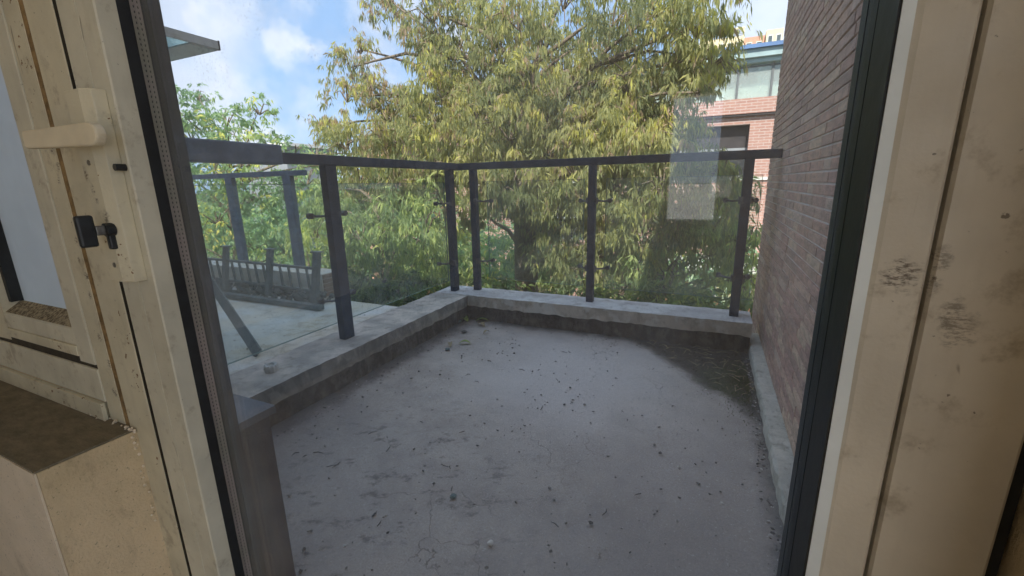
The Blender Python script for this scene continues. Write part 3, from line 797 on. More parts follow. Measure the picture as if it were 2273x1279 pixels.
def gp(x0, y0, x1, y1, zb=-.712, zt=.022):
    m = MB().bar((x0, y0, (zb + zt) / 2), (x1, y1, (zb + zt) / 2), .008, zt - zb)
    o = m.build('glass_panel', M['rail_glass'], rl)
    e = MB()
    L_ = (Vector((x1, y1, 0)) - Vector((x0, y0, 0))).normalized() * .0005
    for z in (zb - .0012, zt + .0012): e.bar((x0 - L_.x, y0 - L_.y, z), (x1 + L_.x, y1 + L_.y, z), .0085, .0024)
    for (x, y, s) in ((x0, y0, -1), (x1, y1, 1)): e.bar((x + L_.x * s * 2.5, y + L_.y * s * 2.5, zb), (x + L_.x * s * 2.5, y + L_.y * s * 2.5, zt), .0085, .0024, (L_.x, L_.y, 0))
    e.build('glass_edge', M['glass_edge'], o)
gp(-1.862, .60, -1.862, 1.728, -.735, .02)
gp(-1.862, 1.762, -1.862, 2.835, -.735, .02)
gp(-1.55, 2.948, -.80, 2.925)
gp(-.645, 2.92, .246, 2.90)
def clamp(x, y, z, dx, dy, reach_x, reach_y):
    """bracket on the post at (x,y), arm to the disc gripping the glass"""
    m = MB(); m.box(x - .012, x + .012, y - .012, y + .012, z - .02, z + .02)
    b = m.build('bracket', M['clamp'], rl, .002)
    e = (x + reach_x, y + reach_y, z - .003)
    m = MB(); m.tube([(x, y, z), ((x + e[0]) / 2, (y + e[1]) / 2, z - .006), e], [.0075, .006, .008], 8)
    c = Vector((dx, dy, 0)).normalized()
    m.tube([Vector(e) - c * .012, Vector(e) + c * .014], .015, 14)
    m.build('glass_grip', M['clamp'], b)
for z in (-.135, -.585):
    clamp(-1.772 - .0, 1.66 + .0, z, 1, 0, -.09, -.065)
    clamp(-1.80, 1.69, z, 1, 0, -.06, .13)
    clamp(-1.758, 2.765, z + .01, 1, 0, -.10, -.055)
for z in (-.115, -.568):
    clamp(-1.607, 2.862, z, 0, 1, .09, .075)
    clamp(-.748, 2.845, z, 0, 1, -.075, .085)
    clamp(-.696, 2.845, z, 0, 1, .075, .075)
    clamp(.142, 2.815, z, 0, 1, -.075, .095)
    clamp(.196, 2.83, z, 0, 1, .03, .075)

# ------------------------------------------------------------------ neighbour's terrace things
nr = empty('terrace_railing', (-4.2, 3.0, ZC), 'pale dusty steel railing with two posts beyond the terrace parapet', 'railing')
MB().box(-5.6, -3.50, 2.972, 3.028, .120, .168).build('top_rail', M['rail_dusty'], nr, .003)
for x in (-4.60, -3.735, -5.45):
    MB().box(x - .055, x + .055, 2.975, 3.025, -1.0, .1195).build('post', M['rail_dusty'], nr, .003)
pb = empty('parapet', (-3.4, 2.3, ZC), 'low whitewashed masonry parapet with a bare brick end on the terrace', 'parapet')
box('parapet_body', M['terrace'], -9, -2.606, 2.262, 2.46, ZC - .4, -.625, pb, .004)
rs = random.Random(3)
for r_ in range(5):
    z0 = -.798 + r_ * .034; y = 2.272
    k_ = 0
    while y < 2.43:
        Lb = .09 if (r_ + k_) % 2 else .06
        a, b = y, min(y + Lb, 2.452)
        MB().box(-2.612, -2.597 + rs.uniform(-.002, .003), a, b, z0, z0 + .029).build('brick', M['brick_end'], pb)
        y = b + .005; k_ += 1
box('terrace_outer_edge', M['terrace'], -9, -3.45, 2.4605, 3.08, -1.3, -.86, pb)
# fallen balustrade propped along the parapet
fb = empty('fallen_railing', (-2.9, 2.0, ZC), 'weathered grey ladder like balustrade with three tall posts standing loose on the terrace', 'balustrade')
MB().bar((-4.1, 1.985, -.775), (-2.335, 2.0, -.781), .045, .034).build('bottom_rail', M['old_rail'], fb, .003)
MB().bar((-4.1, 2.045, -.515), (-2.41, 2.045, -.527), .018, .018).build('thin_rail', M['old_rail'], fb, .002)
MB().bar((-4.1, 2.055, -.672), (-2.42, 2.055, -.690), .018, .02).build('thin_rail', M['old_rail'], fb, .002)
for x, w_ in ((-2.395, .05), (-2.855, .042), (-3.345, .042)):
    MB().bar((x - .0, 2.0, -.745), (x + .01, 2.06, -.42), w_, .03, (0, 1, 0)).build('post', M['old_rail'], fb, .002)
    MB().box(x - .035, x + .045, 2.04, 2.085, -.4195, -.412).build('post_flange', M['old_rail'], fb)
for i in range(18):
    x = -2.49 - i * .088
    if min(abs(x + 2.855), abs(x + 3.345)) < .04: continue
    MB().bar((x, 2.053, -.682), (x, 2.046, -.524), .013, .012, (0, 1, 0)).build('baluster', M['old_rail'], fb)
rb = MB(); rs = random.Random(6)
for i in range(420):
    x = rs.uniform(-4.0, -2.45); y = rs.uniform(2.03, 2.25); r0 = rs.uniform(.004, .02) * (1 if rs.random() < .8 else 1.5)
    z = ZC + r0 * .5 + rs.uniform(0, .03) * (y - 2.03) / .2
    rb.tube([(x - r0, y, z - r0 * .3), (x - r0 * .3, y + r0 * .3, z + r0 * .3), (x + r0, y - r0 * .2, z)], [r0 * .5, r0, r0 * .3], 6, tone=rs.random())
tag(rb.build('rubble', M['rubble']), 'crumbled mortar rubble lying between the parapet and the loose balustrade', 'rubble', kind='stuff')
br = MB().bar((-1.985, 1.29, ZC + .012), (-3.0, 1.62, -.37), .05, .012, (.2, -.9, .4))
tag(br.build('brace_bar', M['old_rail'], bevel=.002), 'flat grey metal bar leaning slantwise on the terrace slab', 'metal bar')
pc = MB().box(-.7, -.7, 0, 0, 0, 0)
# canopy
cn = empty('canopy', (-2.4, 1.0, .6), 'white framed glass canopy jutting out above the terrace at top left', 'canopy')
cx, cyy, cz0, cz1 = -1.922, 1.30, .570, .602
MB().box(cx - .012, cx, .50, cyy, cz0, cz1).build('side_fascia', M['canopy'], cn, .001)
MB().box(-3.6, cx - .0122, cyy - .012, cyy, cz0 - .004, cz1 - .012).build('front_fascia', M['canopy'], cn, .001)
box('end_cap', M['lip'], cx - .014, cx + .0012, cyy + .0005, cyy + .006, cz0 - .002, cz1 + .002, cn)
for y in (.75, .93, 1.11): box('slot_cover', M['canopy'], cx + .0002, cx + .002, y, y + .045, cz0 + .013, cz0 + .021, cn)
box('lower_flange', M['canopy'], -3.6, cx - .0125, cyy - .11, cyy - .0125, cz0 - .004, cz0 + .002, cn)
box('cross_bar', M['canopy'], -3.6, cx - .0125, .88, .905, cz0 + .004, cz0 + .016, cn)
box('glass_sheet', M['canopy_glass'], -3.6, cx - .0125, .55, cyy - .0125, cz0 + .018, cz0 + .024, cn)

# ------------------------------------------------------------------ small things on the balcony
def pebbles(name, n, gen, rmin, rmax, mat, label, cat):
    m = MB(); rs = random.Random(hash(name) % 1000 if False else len(name) * 7 + n)
    for i in range(n):
        x, y = gen(rs); r0 = rmin + (rmax - rmin) * rs.random() ** 4.6
        a = rs.uniform(0, 6.28); ex = rs.uniform(.3, .9); ez = rs.uniform(.25, .6)
        vs = []
        for (u, v, w) in ((1, 0, 0), (-1, 0, .1), (0, 1, 0), (0, -1, 0), (.1, .1, 1), (0, 0, -1), (.6, .6, .45), (-.55, .5, .5), (.5, -.6, .5)):
            j = rs.uniform(.8, 1.15); u, v, w = u * j, v * ex * j, w * ez * j
            vs.append((x + (u * math.cos(a) - v * math.sin(a)) * r0, y + (u * math.sin(a) + v * math.cos(a)) * r0, ZF + .004 + r0 * ez * .55 + w * r0))
        fs = [(0, 6, 8), (0, 2, 6), (2, 7, 6), (2, 1, 7), (1, 4, 7), (4, 6, 7), (4, 8, 6), (1, 3, 4), (3, 8, 4), (3, 0, 8), (5, 2, 0), (5, 1, 2), (5, 3, 1), (5, 0, 3)]
        m.add(vs, fs, rs.random())
    return tag(m.build(name, mat, tone=True), label, cat, kind='stuff')
def gen_all(rs):
    while True:
        x, y = rs.uniform(-1.58, .25), rs.uniform(.55, 2.72)
        if rs.random() < .35 + .65 * (math.sin(x * 7 + y * 3) * math.cos(y * 6 - x * 2) > 0): return x, y
pebbles('scattered_grit', 1500, gen_all, .0015, .0095, M['pebbles'], 'dark and pale grit scattered over the balcony floor', 'grit')
def gen_right(rs): return .262 - abs(rs.gauss(0, .022)) - .004, rs.uniform(.55, 2.7)
pebbles('edge_grit', 1100, gen_right, .0015, .009, M['pebbles'], 'dark crumbs of grit collected along the pale plinth', 'grit')
def gen_corner(rs):
    while True:
        x, y = rs.uniform(-.4, .255), rs.uniform(2.05, 2.72)
        if (.26 - x) + (2.72 - y) * .86 < .6: return x, y
pebbles('damp_dirt', 900, gen_corner, .002, .010, M['dirt'], 'dark dirt crumbs in the damp corner by the brick wall', 'dirt')
def gen_left(rs): return XL + .0 + abs(rs.gauss(0, .045)), rs.uniform(.9, 2.7)
pebbles('kerb_grit', 700, gen_left, .0015, .007, M['pebbles'], 'fine grit lying along the foot of the left kerb', 'grit')
def gen_terr(rs): return rs.uniform(-3.2, -1.95), rs.uniform(1.1, 2.2)
o = pebbles('terrace_grit', 260, gen_terr, .002, .008, M['pebbles'], 'dark grit sprinkled on the pale terrace slab', 'grit')
o.location.z = ZC - ZF - .006
# moss and dead stems in the damp corner
ms = MB(); rs = random.Random(8)
for i in range(2600):
    a = rs.uniform(0, 6.28); r0 = abs(rs.gauss(0, .09)); x = .235 - abs(math.cos(a) * r0) * .8; y = 2.30 + math.sin(a) * r0 * 1.9
    h = rs.uniform(.004, .014); dx, dy = rs.uniform(-.006, .006), rs.uniform(-.006, .006); z = ZF + .006
    ms.add([(x - .0012, y, z), (x + .0012, y + .001, z), (x + dx, y + dy, z + h)], [(0, 1, 2)], rs.random())
tag(ms.build('moss', M['moss']), 'green moss growing in the damp corner at the plinth', 'moss', kind='stuff')
sm_ = MB()
for i in range(70):
    x, y = gen_corner(rs); a = rs.uniform(0, 6.28); l_ = rs.uniform(.02, .085)
    p0 = Vector((x, y, ZF + .014)); p2 = p0 + Vector((math.cos(a) * l_, math.sin(a) * l_, rs.uniform(-.002, .012))); p2.x = min(p2.x, .255); p2.y = min(p2.y, 2.72)
    p1 = (p0 + p2) / 2 + Vector((rs.uniform(-.008, .008), rs.uniform(-.008, .008), rs.uniform(0, .008)))
    sm_.tube([p0, p1, p2], [.0012, .0013, .0006], 4)
tag(sm_.build('dry_stems', M['drybrown']), 'pale dry stems and roots lying in the damp corner', 'stems', kind='stuff')
# twigs on the floor, each an object
tm_ = MB(); rs = random.Random(31)
for i in range(34):
    x, y = rs.uniform(-1.4, .2), rs.uniform(.8, 2.5); l_ = rs.uniform(.012, .045); a = rs.uniform(0, 6.28); z = ZF + .007
    ca, sa = math.cos(a), math.sin(a); w_ = rs.uniform(-.006, .006)
    tm_.tube([(x, y, z), (x + ca * l_ * .5 - sa * w_, y + sa * l_ * .5 + ca * w_, z + .003), (x + ca * l_, y + sa * l_, z)], [.0014, .0016, .0007], 5)
tag(tm_.build('twigs', M['pebble_dark']), 'tiny dark twigs scattered loose on the grey balcony floor', 'twigs', kind='stuff')
def curl_leaf(L_, w_, curl, mat, name='fallen_leaf'):
    m = MB(); n = 7; vs = []
    for i in range(n):
        t = i / (n - 1); hw = w_ * math.sin(math.pi * min(1, t * .95 + .04)) ** .7
        z = curl * math.sin(t * math.pi) + .002; x = L_ * t
        vs += [(x, -hw, z + hw * .5), (x, 0, z), (x, hw, z + hw * .35)]
    vs += [(x, y, z - .0006) for x, y, z in vs[:]]
    fs = []
    k = n * 3
    for i in range(n - 1):
        for j in (0, 1):
            a = i * 3 + j; fs.append((a, a + 3, a + 4, a + 1)); fs.append((k + a, k + a + 1, k + a + 4, k + a + 3))
    m.add(vs, fs); return m.build(name, mat, smooth=True)
for (x, y, L_, rot, mt, lab) in ((-1.60, 2.66, .10, 2.6, 'dryleaf', 'curled yellow green leaf nearest the far left kerb corner'),
                                 (-1.55, 2.69, .09, .4, 'dryleaf', 'second yellow green leaf in the far corner, pointing to the wall'),
                                 (-1.50, 2.64, .08, -.5, 'drybrown', 'brown curled leaf beside the green leaves in the far corner'),
                                 (-1.42, 2.24, .07, .3, 'dryleaf', 'small green leaf lying apart in front of the corner leaves'),
                                 (-1.44, 2.17, .06, 2.2, 'drybrown', 'brown leaf scrap next to the small green leaf'),
                                 (-1.36, 2.46, .05, 1.2, 'drybrown', 'brown leaf scrap between the two groups of leaves')):
    o = curl_leaf(L_ * 1.1, L_ * .24, .014, M[mt]); o.location = (x, y, ZF + .006); o.rotation_euler = (0, 0, rot)
    tag(o, lab, 'leaf')
def stone(name, x, y, z, r, mat, lab, cat='stone', flat=.6, seed=1):
    import bmesh
    b = bmesh.new(); bmesh.ops.create_icosphere(b, subdivisions=2, radius=r); q = random.Random(seed)
    for v in b.verts: v.co *= q.uniform(.82, 1.12); v.co.z *= flat
    me = bpy.data.meshes.new(name); b.to_mesh(me); b.free(); me.materials.append(mat)
    o = bpy.data.objects.new(name, me); COL.objects.link(o); o.location = (x, y, z + r * flat * .8); return tag(o, lab, cat)
stone('stone', -1.655, 2.62, ZF + .004, .024, M['stone_green'], 'blue green stone in the far left corner of the balcony floor', seed=2)
stone('stone', -1.50, 2.44, ZF + .004, .022, M['upstand'], 'flat dark round stone in front of the far corner leaves', flat=.35, seed=3)
stone('stone', -1.43, 2.12, ZF + .004, .016, M['stone_green'], 'grey green stone chip near the brown leaf scrap', flat=.5, seed=4)
stone('stone', -.70, 1.02, ZF + .003, .011, M['stone_green'], 'pale blue green chip alone on the front middle of the floor', flat=.5, seed=5)
stone('stone', -.50, .90, ZF + .003, .009, M['cork'], 'small whitish chip near the front edge of the balcony floor', flat=.6, seed=6)
stone('stone', -.33, .70, ZF + .003, .010, M['cork'], 'rectangular white chip nearest the doorway on the balcony floor', flat=.4, seed=7)
# crumpled cap on the left kerb
k_ = MB(); rs = random.Random(2); vs_ = []; n_ = 22
prof = ((.0, .026), (.6, .028), (.85, .027), (1, .024), (1.0, .016), (.75, .012), (.7, .0))
for (h, r0) in prof:
    for j in range(n_):
        a = 2 * math.pi * j / n_; q = 1 + (.10 if j % 2 else -.06) + rs.uniform(-.06, .06); vs_.append((math.cos(a) * r0 * q, math.sin(a) * r0 * q, h * .034 + rs.uniform(-.001, .001)))
k_.add(vs_, [(i * n_ + j, i * n_ + (j + 1) % n_, (i + 1) * n_ + (j + 1) % n_, (i + 1) * n_ + j) for i in range(len(prof) - 1) for j in range(n_)])
o = k_.build('crumpled_cap', M['cork']); o.location = (-1.762, 1.195, ZC - .003); o.rotation_euler = (.12, .08, 0)
tag(o, 'small crumpled white round cap standing on the left kerb', 'cap')

# ------------------------------------------------------------------ trees
def leaves_obj(name, mat, cen, ax, L_, W_, tone, parent, kind='stuff'):
    """cen: (n,3) leaf bases, ax: (n,3) unit direction of leaf, L_/W_ arrays"""
    n = len(cen)
    up = rng.normal(size=(n, 3)); sd = np.cross(ax, up); sd /= np.linalg.norm(sd, axis=1)[:, None] + 1e-9
    nr_ = np.cross(sd, ax)
    L1 = L_[:, None]; W1 = W_[:, None]
    droop = np.array([0, 0, -1.0])[None, :] * L1 * .18
    base = cen; mid = cen + ax * L1 * .48 + nr_ * L1 * .05; tip = cen + ax * L1 + droop
    lft = mid + sd * W1 * .5 - nr_ * W1 * .22; rgt = mid - sd * W1 * .5 - nr_ * W1 * .22
    co = np.stack([base, lft, mid, rgt, tip], 1).reshape(-1, 3).astype(np.float32)
    idx = (np.arange(n) * 5)[:, None]
    tri = np.concatenate([idx + np.array([[0, 2, 1]]), idx + np.array([[0, 3, 2]]), idx + np.array([[1, 2, 4]]), idx + np.array([[2, 3, 4]])], 1).reshape(-1)
    me = bpy.data.meshes.new(name); nf = n * 4
    me.vertices.add(n * 5); me.vertices.foreach_set('co', co.ravel())
    me.loops.add(nf * 3); me.loops.foreach_set('vertex_index', tri.astype(np.int32))
    me.polygons.add(nf); me.polygons.foreach_set('loop_start', np.arange(nf, dtype=np.int32) * 3); me.polygons.foreach_set('loop_total', np.full(nf, 3, dtype=np.int32))
    me.update(calc_edges=True); me.materials.append(mat)
    a_ = me.attributes.new('tone', 'FLOAT', 'POINT'); a_.data.foreach_set('value', np.repeat(tone, 5).astype(np.float32))
    o = bpy.data.objects.new(name, me); COL.objects.link(o)
    if parent is not None:
        o.parent = parent; o.matrix_parent_inverse = Matrix.Translation(-parent.location)
    if kind: o['kind'] = kind
    return o

def clump_leaves(clumps, per, leafL, leafW, ros=7, hang=.75, bias=None, flat=.75, tonef=None, densf=None):
    C, A, LL, WW, T = [], [], [], [], []
    for ci, (c, r) in enumerate(clumps):
        k = int(per * (r / .5) ** 2 * (densf(c, ci) if densf else 1))
        # sprays: leaves gather round the ends of side twigs
        ns = max(8, int(34 * r / .45)); ds = rng.normal(size=(ns, 3)); ds /= np.linalg.norm(ds, axis=1)[:, None]
        rs_ = r * (.35 + .75 * rng.random(ns) ** .6) * (1 + .25 * np.sin(ds[:, 0] * 5 + ci * 1.7))
        sub = ds * rs_[:, None] * np.array([1, 1, flat])
        pick = rng.integers(0, ns, k); sig = r * (.10 + .14 * rng.random(ns))[pick]
        off = rng.normal(size=(k, 3)) * sig[:, None] * np.array([1, 1, .75])
        pos = np.array(c)[None, :] + sub[pick] + off
        d = sub[pick] / (np.linalg.norm(sub[pick], axis=1)[:, None] + 1e-9)
        tone_r = np.clip(.38 + .10 * rng.normal(size=k) + (.15 * rng.normal(size=ns))[pick] + .12 * (ci % 5 - 2) / 2, 0, .97)
        if tonef: tone_r = tonef(tone_r, d, ci, k)
        hg = np.clip(hang + .17 * rng.normal(size=k) + (.08 * rng.normal(size=ns))[pick], .1, .92)[:, None]
        nl = rng.integers(3, ros + 2, k)
        for j in range(ros + 1):
            ph = rng.random(k) * 6.283
            out = np.stack([np.cos(ph), np.sin(ph), np.zeros(k)], 1) * (.35 + .5 * rng.random(k))[:, None] + d * .25
            a = out * (1 - hg) + np.array([0, 0, -1])[None, :] * hg * (.6 + .6 * rng.random(k))[:, None] + rng.normal(size=(k, 3)) * .12
            a /= np.linalg.norm(a, axis=1)[:, None]
            s = (.45 + .85 * rng.random(k)); m_ = nl > j
            P = pos + out * leafL * .3 + rng.normal(size=(k, 3)) * leafL * .14
            C.append(P[m_]); A.append(a[m_]); LL.append((leafL * s)[m_]); WW.append((leafW * s * (.8 + .4 * rng.random(k)))[m_])
            T.append(np.clip(tone_r + .09 * rng.normal(size=k), 0, 1)[m_])
    return [np.concatenate(x) for x in (C, A, LL, WW, T)]

def limbs(m, start, targets, r0, rnd, wig=.18, n=6):
    for t in targets:
        p0 = Vector(start); p3 = Vector(t); d = p3 - p0
        p1 = p0 + Vector((d.x * .25, d.y * .25, d.z * .45 + .12 * d.length)); p2 = p0 + d * .68 + Vector((0, 0, .10 * d.length))
        pts = []
        for i in range(n + 1):
            u = i / n; q = p0 * (1 - u) ** 3 + p1 * 3 * u * (1 - u) ** 2 + p2 * 3 * u * u * (1 - u) + p3 * u ** 3
            if 0 < i < n: q += Vector([rnd.uniform(-1, 1) * wig * .12 * d.length ** .5 for _ in range(3)])
            pts.append(q)
        rr = min(r0, .012 + .022 * d.length)
        m.tube(pts, [rr * (1 - .82 * i / n) for i in range(n + 1)], 6)

def tree(name, label, base, trunk_top, tr, clumps, per, leafL, leafW, mat, leaf_parts=0, twigs=5, seed=1, **kw):
    rnd = random.Random(seed)
    t = empty(name, base, label, 'tree')
    b = Vector(base); tt = Vector(trunk_top)
    pts = [b + (tt - b) * u + Vector((rnd.uniform(-.05, .05), rnd.uniform(-.05, .05), 0)) * (0 if u in (0,) else 1) for u in (0, .15, .35, .55, .75, .9, 1)]
    tm = MB().tube(pts, [tr * q for q in (1.5, 1.15, 1, .93, .85, .75, .5)], 14); tm.build('trunk', M['bark'], t, smooth=True)
    lm = MB()
    for i, (c, r) in enumerate(clumps):
        u = min(.98, .74 + .24 * rnd.random()); st_ = b + (tt - b) * u
        c = Vector(c)
        if c.z < st_.z: st_ = b + (tt - b) * max(.3, min(.95, (c.z - .55 - b.z) / (tt.z - b.z)))
        limbs(lm, st_, [c], tr * .26, rnd)
        for k in range(twigs):
            e = c + Vector([rnd.gauss(0, 1) for _ in range(3)]).normalized() * r * rnd.uniform(.6, .95)
            lm.tube([c + Vector((0, 0, -.25 * r)), (c + e) / 2 + Vector((0, 0, .06)), e], [.013, .009, .004], 4, False)
    lm.build('limbs', M['bark'], t, smooth=True)
    C, A, LL, WW, T = clump_leaves(clumps, per, leafL, leafW, **kw)
    if leaf_parts:
        order = np.argsort(np.linalg.norm(C, axis=1)); near = order[:leaf_parts]; rest = order[leaf_parts:]
        lp = leaves_obj('leaf', mat, np.zeros((1, 3)), np.array([[0, 0, -1.]]), np.array([1.0]), np.array([leafW / leafL]), np.array([.5]), t, None)
        lme = [lp.data]
        for q_ in (.3, .42, .65, .8):
            d_ = lp.data.copy(); d_.attributes['tone'].data.foreach_set('value', [q_] * 5); lme.append(d_)
        for i, k in enumerate(near):
            o = lp if i == 0 else bpy.data.objects.new('leaf', lme[i % 5])
            if i: COL.objects.link(o)
            q = Vector(A[k]).to_track_quat('-Z', 'Y').to_matrix().to_4x4() @ Matrix.Rotation(rnd.uniform(0, 6.28), 4, 'Z')
            mtx = Matrix.Translation(Vector(C[k])) @ q @ Matrix.Scale(LL[k], 4)
            o.parent = t; o.matrix_parent_inverse = Matrix.Identity(4); o.matrix_basis = Matrix.Translation(-t.location) @ mtx
        C, A, LL, WW, T = C[rest], A[rest], LL[rest], WW[rest], T[rest]
    leaves_obj('crown', mat, C, A, LL, WW, T, t)
    return t

def cl(lst): return [(tuple(at(px, py, Y)), r) for px, py, Y, r in lst]
# the big drooping tree in the middle
main = cl([
    (870, 5, 5.6, .34), (960, 30, 5.4, .50), (1060, 10, 5.8, .55), (1150, 40, 5.2, .50), (1250, 0, 5.9, .5), (1360, 30, 5.6, .52), (1470, 20, 5.3, .52), (1550, 60, 5.2, .42), (1580, 130, 5.1, .33),
    (1500, 120, 5.4, .45), (1420, 110, 5.8, .42), (1010, 110, 5.5, .50), (965, 95, 5.9, .34), (1110, 120, 5.9, .40),
    (800, 110, 5.8, .24), (780, 150, 5.6, .34), (825, 190, 5.3, .30), (770, 215, 5.2, .30), (905, 235, 5.6, .36), (980, 200, 5.1, .46), (1060, 230, 5.5, .45),
    (990, 150, 5.9, .38), (1130, 90, 6.2, .36), (1210, 100, 6.4, .34), (1290, 100, 6.3, .36), (1240, 150, 6.2, .34), (1010, 250, 5.8, .45), (880, 250, 5.7, .40), (1180, 250, 5.8, .42), (1330, 240, 5.7, .42), (1430, 260, 5.6, .38),
    (1120, 170, 4.9, .34), (1180, 180, 5.1, .38), (1240, 210, 5.4, .40), (1320, 180, 5.6, .42), (1400, 200, 5.2, .40), (1470, 220, 5.5, .36), (1550, 205, 5.0, .22), (1350, 120, 6.1, .35),
    (730, 290, 5.5, .30), (770, 320, 5.2, .40), (840, 290, 5.0, .36), (900, 310, 5.3, .45), (970, 300, 4.9, .46), (1050, 310, 5.1, .48), (1130, 290, 4.8, .42), (1210, 310, 5.4, .40),
    (1290, 290, 5.0, .44), (1370, 290, 5.2, .44), (1440, 310, 5.0, .42), (1500, 330, 5.3, .36), (1530, 280, 5.8, .24), (1600, 385, 5.0, .20), (1560, 400, 5.4, .28),
    (800, 400, 5.4, .40), (880, 400, 5.0, .42), (960, 400, 5.3, .42), (1080, 390, 4.9, .45), (1180, 400, 5.2, .46), (1280, 380, 4.8, .46), (1380, 400, 5.1, .46), (1470, 420, 4.8, .42),
    (1240, 470, 4.9, .40), (1340, 480, 5.1, .46), (1430, 500, 4.8, .44), (1520, 490, 5.0, .40), (1250, 560, 5.2, .36), (1340, 570, 4.9, .42), (1050, 470, 6.2, .30), (1080, 400, 6.0, .3), (1110, 425, 4.7, .32), (1195, 450, 4.8, .36), (1150, 400, 4.6, .3),
])
def tone_main(t, d, ci, k):
    c = main[ci][0]
    t = t + .14 * np.clip(d[:, 2], -1, 1)  # lit tops and shaded undersides of the clumps put into the tone
    if c[1] < 5.25 and .3 < c[2] < 1.7: t = t + .22 * np.clip(d[:, 2] + .1, 0, 1)      # sunlit lime tops put into the tone
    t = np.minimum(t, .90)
    if c[0] < -3.4 and c[2] > .7: t = np.where(rng.random(k) < .40, .98, t)             # bronzed, drying sprays
    else: t = np.where(rng.random(k) < .08, .96, t)
    return np.clip(t, 0, 1)
tb = at(1150, 600, 5.7)
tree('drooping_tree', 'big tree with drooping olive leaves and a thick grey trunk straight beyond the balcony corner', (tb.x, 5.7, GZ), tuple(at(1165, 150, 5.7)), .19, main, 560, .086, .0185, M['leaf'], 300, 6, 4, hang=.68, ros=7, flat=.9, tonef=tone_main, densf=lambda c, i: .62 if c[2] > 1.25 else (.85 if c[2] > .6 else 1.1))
# low forking boughs of the big tree are visible against the light house
# tree at the left with fresh green leaves
left = cl([
    (440, 215, 5.2, .22), (425, 300, 4.6, .5), (500, 270, 5.0, .42), (575, 245, 5.2, .28), (545, 330, 4.8, .45), (470, 370, 4.4, .5), (400, 420, 4.4, .6), (600, 330, 5.4, .34),
    (560, 430, 4.8, .5), (480, 480, 4.4, .5), (640, 420, 5.2, .45), (560, 540, 5.0, .5), (640, 560, 5.4, .45), (655, 330, 5.8, .28), (680, 400, 5.4, .36), (700, 350, 6.2, .4), (760, 370, 6.4, .42), (830, 370, 6.6, .42), (900, 350, 6.6, .45), (420, 540, 4.6, .55), (390, 240, 4.4, .5), (350, 350, 4.2, .7),
])
def tone_left(t, d, ci, k):
    if ci in (1, 4, 5, 6, 7, 9): t = np.where(rng.random(k) < .16, .94, t)
    return np.clip(t + .05, 0, 1)
lb = at(500, 560, 5.0)
tree('green_tree', 'fresh green tree with some yellow leaves rising behind the terrace railing', (lb.x, 5.0, GZ), tuple(at(500, 300, 5.0)), .10, left, 170, .085, .028, M['leaf_left'], 0, 6, 9, hang=.35, ros=7, tonef=tone_left)
# darker tree between them, lower
mid = cl([(800, 440, 5.8, .42), (880, 445, 5.9, .42), (960, 420, 6.2, .42), (730, 430, 5.8, .36), (1010, 510, 6.4, .36),
    (740, 470, 4.6, .42), (800, 520, 4.3, .40), (870, 480, 4.6, .45), (940, 520, 4.3, .42), (990, 450, 4.8, .36), (760, 590, 4.5, .40), (850, 610, 4.2, .38), (930, 620, 4.5, .40), (980, 570, 4.8, .34), (700, 520, 5.0, .4), (900, 560, 5.2, .5),
    (780, 660, 4.2, .35), (880, 665, 4.0, .25), (690, 610, 4.6, .4),
])
mb_ = at(845, 600, 4.7)
tree('bushy_tree', 'bushy mid green tree filling the view through the left glass panel', (mb_.x, 4.7, GZ), tuple(at(840, 440, 4.7)), .11, mid, 300, .09, .021, M['leaf_mid'], 0, 6, 12, hang=.6, ros=7)
right = cl([
    (1180, 560, 7.2, .4), (1240, 600, 5.6, .36), (1400, 590, 5.3, .42), (1480, 580, 4.9, .42), (1560, 520, 5.2, .42), (1620, 480, 5.4, .40), (1660, 540, 5.2, .36), (1480, 640, 4.6, .34), (1380, 640, 4.7, .30), (1640, 620, 5.0, .32), (1300, 625, 5.0, .3), (1620, 430, 6.2, .3), (1690, 600, 5.4, .3), (1610, 560, 6.0, .3)
])
rb_ = at(1420, 640, 5.2)
tree('leafy_tree', 'leafy green tree behind the right half of the far glass railing', (rb_.x, 5.2, GZ), tuple(at(1450, 540, 5.3)), .09, right, 300, .09, .020, M['leaf_mid'], 0, 6, 15, hang=.55, ros=7)
# hedge and undergrowth below the far kerb
def mass(name, label, lst, per, mat, leafL=.10, leafW=.034, hang=.3):
    C, A, LL, WW, T = clump_leaves(lst, per, leafL, leafW, 7, hang)
    o = leaves_obj(name, mat, C, A, LL, WW, T, None); return tag(o, label, 'hedge', kind='stuff')
rs = random.Random(17)
hl = []
for i in range(46):
    x = -4.6 + 5.9 * i / 45; hl.append(((x + rs.uniform(-.08, .08), 4.1 + rs.uniform(-.3, .5), -1.24 + rs.uniform(-.08, .07) - .14 * (x < -1.0)), .36))
for i in range(26):
    x = -4.6 + 5.9 * i / 25; hl.append(((x, 3.9 + rs.uniform(-.2, .4), -1.9), .45))
mass('hedge', 'thick mixed hedge tops with yellowing leaves just below the far kerb', hl, 130, M['leaf_hedge'])
ul = [((-6 + 14 * rs.random() - 5, 6.5 + 3 * rs.random(), -3.6 + rs.uniform(-.5, .5)), .8) for i in range(34)]
mass('undergrowth', 'dark shrubs at garden level behind the trees', ul, 60, M['leaf_hedge'], .13, .05)
bl = [((-6.5 + 9 * (i / 14), 9.0 + rs.uniform(-.6, .6), -1.9 + rs.uniform(-.3, .5)), .85) for i in range(15) if not 11 <= i <= 11] + [((-16 + 12 * (i / 16), 9.5 + rs.uniform(-1, 1), -1.3 + rs.uniform(-.5, .5)), 1.25) for i in range(17)]
mass('far_shrubs', 'loose belt of shrubs deep in the garden behind the trees', bl, 32, M['leaf_left'], .16, .06)

